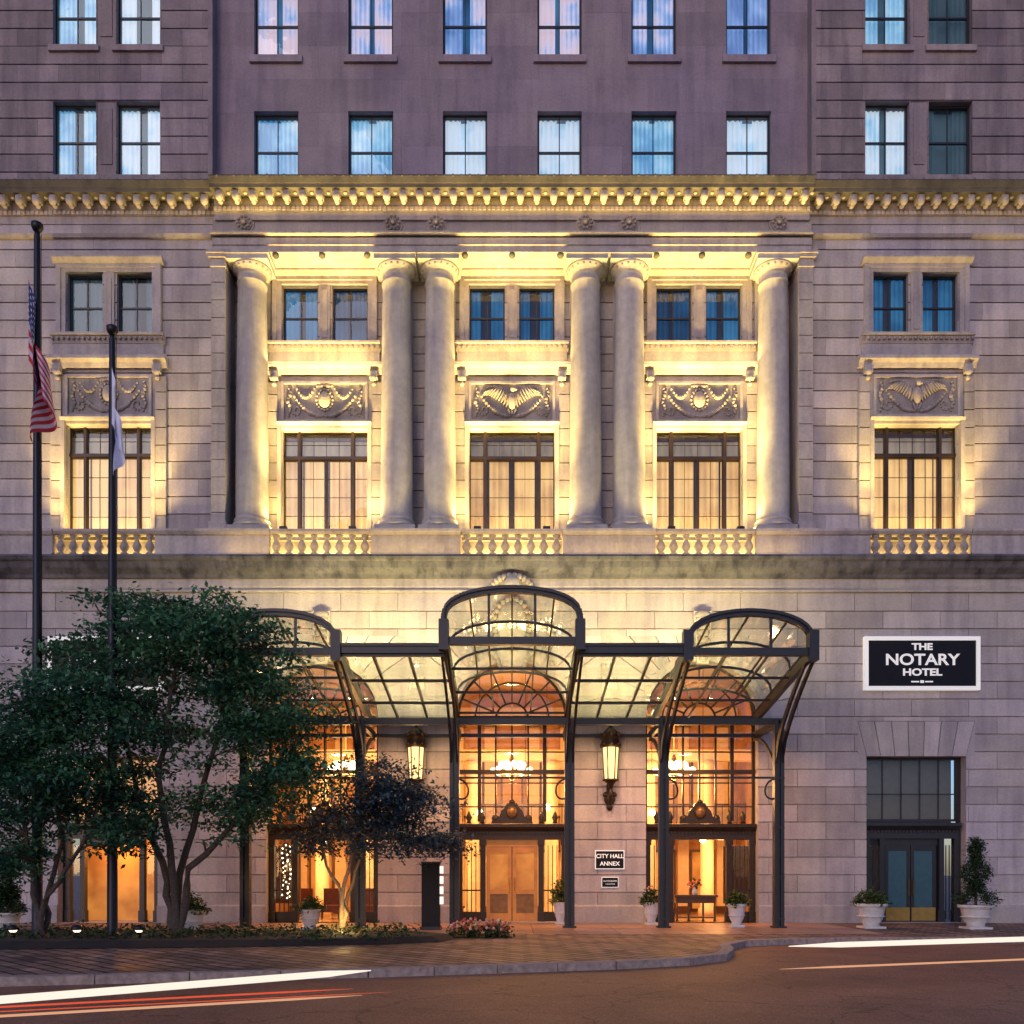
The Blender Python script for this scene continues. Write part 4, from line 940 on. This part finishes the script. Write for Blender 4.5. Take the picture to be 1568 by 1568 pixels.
for i in range(420):
    x=random.uniform(-15.5,-2.2); y=random.uniform(-9.3,-5.7); t=random.uniform(.1,.6)
    leaves(gc,[((x+random.gauss(0,.15),y+random.gauss(0,.15),0.16+abs(random.gauss(0,.09))),t) for _ in range(9)],0.13,'leaf_shrub')
gc.build('ground_cover_plants')
fl=MB()
for i in range(90):
    x=random.uniform(PX(690,-6.5),PX(780,-6.5)); y=random.uniform(-6.9,-6.2)
    h=0.15+0.32*(1-abs((x-PX(735,-6.5))/1.0)**2)*random.random()
    leaves(fl,[((x+random.gauss(0,.07),y+random.gauss(0,.07),h*random.random()+.02),.4) for _ in range(12)],0.12,'leaf_shrub')
    fl.ball((x,y-0.02,h+.05),0.045,'petals',seg=5,rings=4,tone=random.random())
fl.build('flower_bed')
# ================= planters
def planter(px,pyb,y,h,r_,plant,ph,name='planter'):
    e=empty(name); b=MB(); x=PX(px,y); z=0.0
    b.box(x-r_*.7,x+r_*.7,y-r_*.7,y+r_*.7,0.009,0.07,'planter_white')
    b.lathe(x,y,[(r_*.55,0.07),(r_*.5,h*.2),(r_*.72,h*.38),(r_*.86,h*.8),(r_*.88,h*.84),(r_*1.05,h*.9),(r_*1.05,h),(r_*.9,h),(r_*.88,h-.05)],'planter_white',20)
    for q in (0.3,0.6): b.lathe(x,y,[(r_*.83,h*q+.13),(r_*.88,h*q+.145),(r_*.83,h*q+.16)],'planter_white',20)
    b.lathe(x,y,[(r_*.88,h-.06),(r_*.86,h-.05)],'soil',16)
    b.build('pot',e); f=MB()
    if plant=='cone':
        b2=MB(); b2.tube([(x,y,h-.05),(x,y,h+ph*.8)],[.05,.02],'bark',6); b2.build('trunk',e)
        for i in range(300):
            t=random.random()**1.2; rr=r_*1.3*(1-t)**.6*(0.75+.35*math.sin(t*14+1)); a=random.random()*6.28
            c=(x+rr*math.cos(a)*random.random()**.4,y+rr*math.sin(a)*random.random()**.4,h+ph*(.05+.95*t))
            leaves(f,[((c[0]+random.gauss(0,.07),c[1]+random.gauss(0,.07),c[2]+random.gauss(0,.07)),random.uniform(.1,.6)) for _ in range(18)],0.09,'leaf_shrub')
    else:
        for i in range(90):
            a=random.random()*6.28; q=random.random()**.5; c=(x+r_*1.05*q*math.cos(a),y+r_*1.05*q*math.sin(a),h+ph*(1-q*q)*random.uniform(.2,1))
            leaves(f,[((c[0]+random.gauss(0,.06),c[1]+random.gauss(0,.06),c[2]+random.gauss(0,.05)),random.uniform(.2,.7)) for _ in range(12)],0.11,'leaf_shrub' if i%4 else 'leaf_lime')
        if plant=='flower':
            for i in range(40):
                a=random.random()*6.28; q=random.random()**.5; f.ball((x+r_*q*math.cos(a),y+r_*q*math.sin(a),h+ph*(1-q*q)+.03),.03,'petals',seg=5,rings=3,tone=random.random())
    f.build('foliage',e)
planter(1334,0,-2.9,0.75,0.46,'shrub',0.5)
planter(1494,0,-3.2,0.72,0.48,'cone',1.95)
planter(1128,0,-2.2,0.72,0.3,'shrub',0.42)
planter(997,0,-0.9,0.72,0.27,'flower',0.5)
planter(858,0,-0.7,0.72,0.24,'shrub',0.9)
planter(475,0,-3.4,0.6,0.34,'shrub',0.4)
planter(294,0,-5.0,0.62,0.36,'shrub',0.5)
planter(12,0,-5.6,0.6,0.36,'cone',1.2)
t_=empty('information_totem'); b=MB(); x=PX(660,-3.5)
b.box(x-.26,x+.26,-3.7,-3.3,0.009,1.95,'black_sign'); b.box(x-.3,x+.3,-3.74,-3.26,0.009,.1,'canopy_steel'); b.box(x-.28,x+.28,-3.72,-3.28,1.95,2.0,'canopy_steel')
for i in range(4): b.box(x+.265,x+.36,-3.6,-3.4,0.75+i*.3,0.97+i*.3,'pylon_glow')
b.build('totem_body',t_)
for px in (213,118,20):
    b=MB(); x=PX(px,-8.8); b.lathe(x,-8.8,[(.1,.0),(.05,.03),(.05,.32),(.15,.34),(.13,.42),(.03,.46)],'pole_metal',10); b.lathe(x,-8.8,[(.055,.28),(.1,.335)],'fixture_glow',10); b.build('garden_light')
# ================= flagpoles
def flagpole(px,ptop,y):
    b=MB(); x=PX(px,y); zt=PZ(ptop,y)
    b.lathe(x,y,[(.26,0),(.26,.12),(.17,.18),(.125,.3),(.115,zt*.35),(.075,zt-.15),(.06,zt-.05)],'pole_metal',14)
    b.lathe(x,y,[(.04,zt-.05),(.1,zt-.02),(.14,zt+.06),(.14,zt+.14),(.05,zt+.2)],'pole_metal',12)
    b.tube([(x+.12,y,1.2),(x+.1,y,zt-.1)],.008,'pole_metal',4)
    b.build('flagpole'); return x,zt
def flag(name,x,y,ztop,H,mat,wd,drop,fa=0.20):
    nu,nv=48,24; vs=[];fs=[];uv=[]
    for i in range(nu+1):
        for j in range(nv+1):
            u=i/nu;v=j/nv
            env=min(1,u*3)
            px_=x+wd*(0.55*u*(1-0.25*v)+0.35*v*math.sin(u*3.0))+wd*0.20*math.sin(u*10+v*1.6)*env
            py_=y-0.14+fa*math.sin(u*16+v*2.4)*env*(0.5+.6*v)-0.15*u
            pz_=ztop-v*H*(1-0.15*u)-drop*(u**0.95)*(1-.1*v)
            vs.append((px_,py_,pz_)); uv.append((u,v))
    for i in range(nu):
        for j in range(nv): a=i*(nv+1)+j; fs.append((a,a+1,a+nv+2,a+nv+1))
    me=bpy.data.meshes.new(name); me.from_pydata(vs,[],fs); me.materials.append(MATS[mat]); l=me.uv_layers.new()
    for lp in me.loops: l.data[lp.index].uv=uv[lp.vertex_index]
    for p in me.polygons:p.use_smooth=True
    o=bpy.data.objects.new(name,me); scene.collection.objects.link(o)
yP=-7.8
x,zt=flagpole(57,352,yP); flag('national_flag',x-0.14,yP,PZ(432,yP),2.0,'flag_cloth',0.85,2.75,0.26)
x,zt=flagpole(172,510,yP); flag('white_flag',x+.05,yP,PZ(566,yP),1.4,'white_cloth',0.45,1.75,0.08)
# ================= light trails
def trail(pts,r0,mat):
    b=MB(); n=len(pts); b.tube(pts,[r0*(1 if i<n-1 else .15) for i in range(n)],mat,6); b.build('light_trail')
def tp(px,py,h):
    d=F*(EYE-h)/(py-HY); return ((px-CX)*d/F,d-D,h)
def ext(a,b,t): return tuple(a[i]+(b[i]-a[i])*t for i in range(3))
a,b_=tp(0,1531,.55),tp(568,1486,.55); trail([ext(a,b_,-.9),a,ext(a,b_,.5),ext(a,b_,.85),b_],.040,'trail_white')
a,b_=tp(0,1556,.5),tp(555,1524,.5); trail([ext(a,b_,-.5),a,ext(a,b_,.8),b_],.012,'trail_warm')
a,b_=tp(0,1542,.45),tp(540,1514,.45); trail([ext(a,b_,-.5),a,ext(a,b_,.8),b_],.010,'trail_red')
a,b_=tp(0,1549,.45),tp(600,1519,.45); trail([ext(a,b_,-.5),a,ext(a,b_,.8),b_],.005,'trail_red')
a,b_=tp(1568,1438,.6),tp(1208,1449,.6); trail([ext(a,b_,-1),a,ext(a,b_,.8),b_],.045,'trail_white')
a,b_=tp(1568,1469,.5),tp(1194,1484,.5); trail([ext(a,b_,-1),a,ext(a,b_,.8),b_],.014,'trail_warm')
# ================= lights
WARM=(1,0.67,0.20)
def mklight(kind,name,loc,energy,col,**k):
    l=bpy.data.lights.new(name,kind); l.energy=energy; l.color=col
    for a_,v in k.items():
        if a_!='rot': setattr(l,a_,v)
    o=bpy.data.objects.new(name,l); o.location=loc; o.rotation_euler=k.get('rot',(0,0,0)); scene.collection.objects.link(o); o.parent=hotel; return o
UP=math.radians(180)
fx=MB()
rd=math.radians
for cx in bx:
    for sg in (-1,1):
        x=cx+sg*1.15
        mklight('SPOT','facade_uplight',(x,-0.02,13.2),7600,WARM,spot_size=rd(52),spot_blend=1.0,shadow_soft_size=0.15,rot=(UP-rd(2),0,0))
        mklight('SPOT','jamb_uplight',(cx+sg*1.66,0.35,13.2),900,WARM,spot_size=rd(90),spot_blend=1.0,shadow_soft_size=0.18,rot=(UP-rd(3),0,0))
        fx.box(x-.12,x+.12,-.12,.08,13.09,13.17,'pole_metal')
    mklight('AREA','window_uplight',(cx,0.2,13.14),130,WARM,shape='RECTANGLE',size=2.6,size_y=0.15,rot=(UP-rd(20),0,0))
    mklight('AREA','bay_fill_light',(cx,0.5,19.0),90,WARM,shape='RECTANGLE',size=3.6,size_y=0.1,rot=(UP,0,0))  # added mid-height fill, floats before the bay without a fitting
for cx in (-13.46,13.5):
    for sg in (-1,1):
        x=cx+sg*1.62
        mklight('SPOT','facade_uplight',(x,-0.75,13.2),1500,WARM,spot_size=rd(62),spot_blend=1.0,shadow_soft_size=0.1,rot=(UP-rd(5),0,0))
        mklight('SPOT','jamb_uplight',(x+sg*.1,-0.45,13.2),220,WARM,spot_size=rd(95),spot_blend=1.0,shadow_soft_size=0.15,rot=(UP-rd(6),0,0))
    mklight('AREA','window_uplight',(cx,-0.25,13.12),70,WARM,shape='RECTANGLE',size=2.6,size_y=0.12,rot=(UP-rd(20),0,0))
for a,b in b_r: mklight('AREA','balustrade_light',((a+b)/2,0.38,12.2),85 if abs(a+b)<20 else 40,WARM,shape='RECTANGLE',size=b-a-.2,size_y=0.1,rot=(UP,0,0))
mklight('AREA','pedestal_fill_strip',(0,-0.45,12.16),130,WARM,shape='RECTANGLE',size=19,size_y=0.05,rot=(UP,0,0))  # added fill to warm pedestals and column feet, no fitting modelled
mklight('AREA','cornice_light_strip',(0,-0.46,23.38),130,(1,0.62,0.14),shape='RECTANGLE',size=er-el,size_y=0.06,rot=(UP+rd(15),0,0))
for sg in (-1,1): mklight('AREA','cornice_light_strip',(sg*15.4,-0.26,23.38),12,(1,0.62,0.2),shape='RECTANGLE',size=10.5,size_y=0.06,rot=(UP+rd(15),0,0))
for x,z,wd_,en in ((-3.24,7.2,2.6,360),(3.24,7.2,2.6,360),(0,8.55,1.6,170),(-6.33,8.05,2.0,250),(6.33,8.05,2.0,250)):
    mklight('AREA','canopy_wall_wash',(x,-2.0,z),en,(1,0.78,0.32),shape='RECTANGLE',size=wd_,size_y=0.15,rot=(UP-rd(22),0,0))
for c in bc: mklight('AREA','canopy_downlight',(c,-2.0,6.0),230,(1,0.45,0.15),shape='DISK',size=0.5)
for x in (-3.2,3.2): mklight('AREA','canopy_downlight',(x,-1.9,6.0),60,(1,0.56,0.28),shape='DISK',size=0.4)
for x in LX: mklight('POINT','lantern_light',(x,-0.95,PZ(1170,-.4)),35,(1,0.6,0.25),shadow_soft_size=0.15)
for c,z in ((0,4.8),(5.75,4.8),(-5.9,4.8)): mklight('POINT','chandelier_light',(c,2.6,z),620,(1,0.45,0.12),shadow_soft_size=0.4)
for x in (-7.8,-3,3,7.8): mklight('POINT','lobby_lamp',(x,3.0,2.2),230,(1,0.48,0.16),shadow_soft_size=0.3)
mklight('POINT','lobby_lamp',(-13.46,0.9,2.4),150,(1,0.38,0.07),shadow_soft_size=0.2)
mklight('POINT','tree_uplight',(PX(528,-6.8),-6.9,0.45),45,(1,0.65,0.2),shadow_soft_size=0.1)
fx.build('uplight_fixtures',hotel)
SE=rd(6)
w=bpy.data.worlds.new('World'); scene.world=w; w.use_nodes=True; nt=w.node_tree
bg=nt.nodes['Background']; sky=nt.nodes.new('ShaderNodeTexSky'); sky.sky_type='NISHITA'; sky.sun_disc=False; sky.sun_elevation=SE; sky.sun_rotation=rd(200); sky.altitude=50; sky.ozone_density=3
mx=nt.nodes.new('ShaderNodeMix'); mx.data_type='RGBA'; mx.blend_type='MULTIPLY'; mx.inputs[0].default_value=1; nt.links.new(sky.outputs[0],mx.inputs[6]); mx.inputs[7].default_value=(0.88,0.83,1.15,1)
nt.links.new(mx.outputs[2],bg.inputs[0]); bg.inputs[1].default_value=0.235
sl=bpy.data.lights.new('sun','SUN'); sl.energy=0.42; sl.angle=rd(25); sl.color=(1,0.88,0.90); so=bpy.data.objects.new('sun',sl); scene.collection.objects.link(so); so.rotation_euler=(rd(90-30),0,rd(-20))
cd=bpy.data.cameras.new('camera'); cd.sensor_width=36; cd.lens=36*F/1568; cd.shift_y=(HY-784)/1568; cd.clip_end=1500; cd.clip_start=0.1
co_=bpy.data.objects.new('camera',cd); co_.location=(0,-D,EYE); co_.rotation_euler=(rd(90),0,0); scene.collection.objects.link(co_); scene.camera=co_
scene.view_settings.view_transform='Standard'; scene.view_settings.look='None'; scene.view_settings.exposure=0
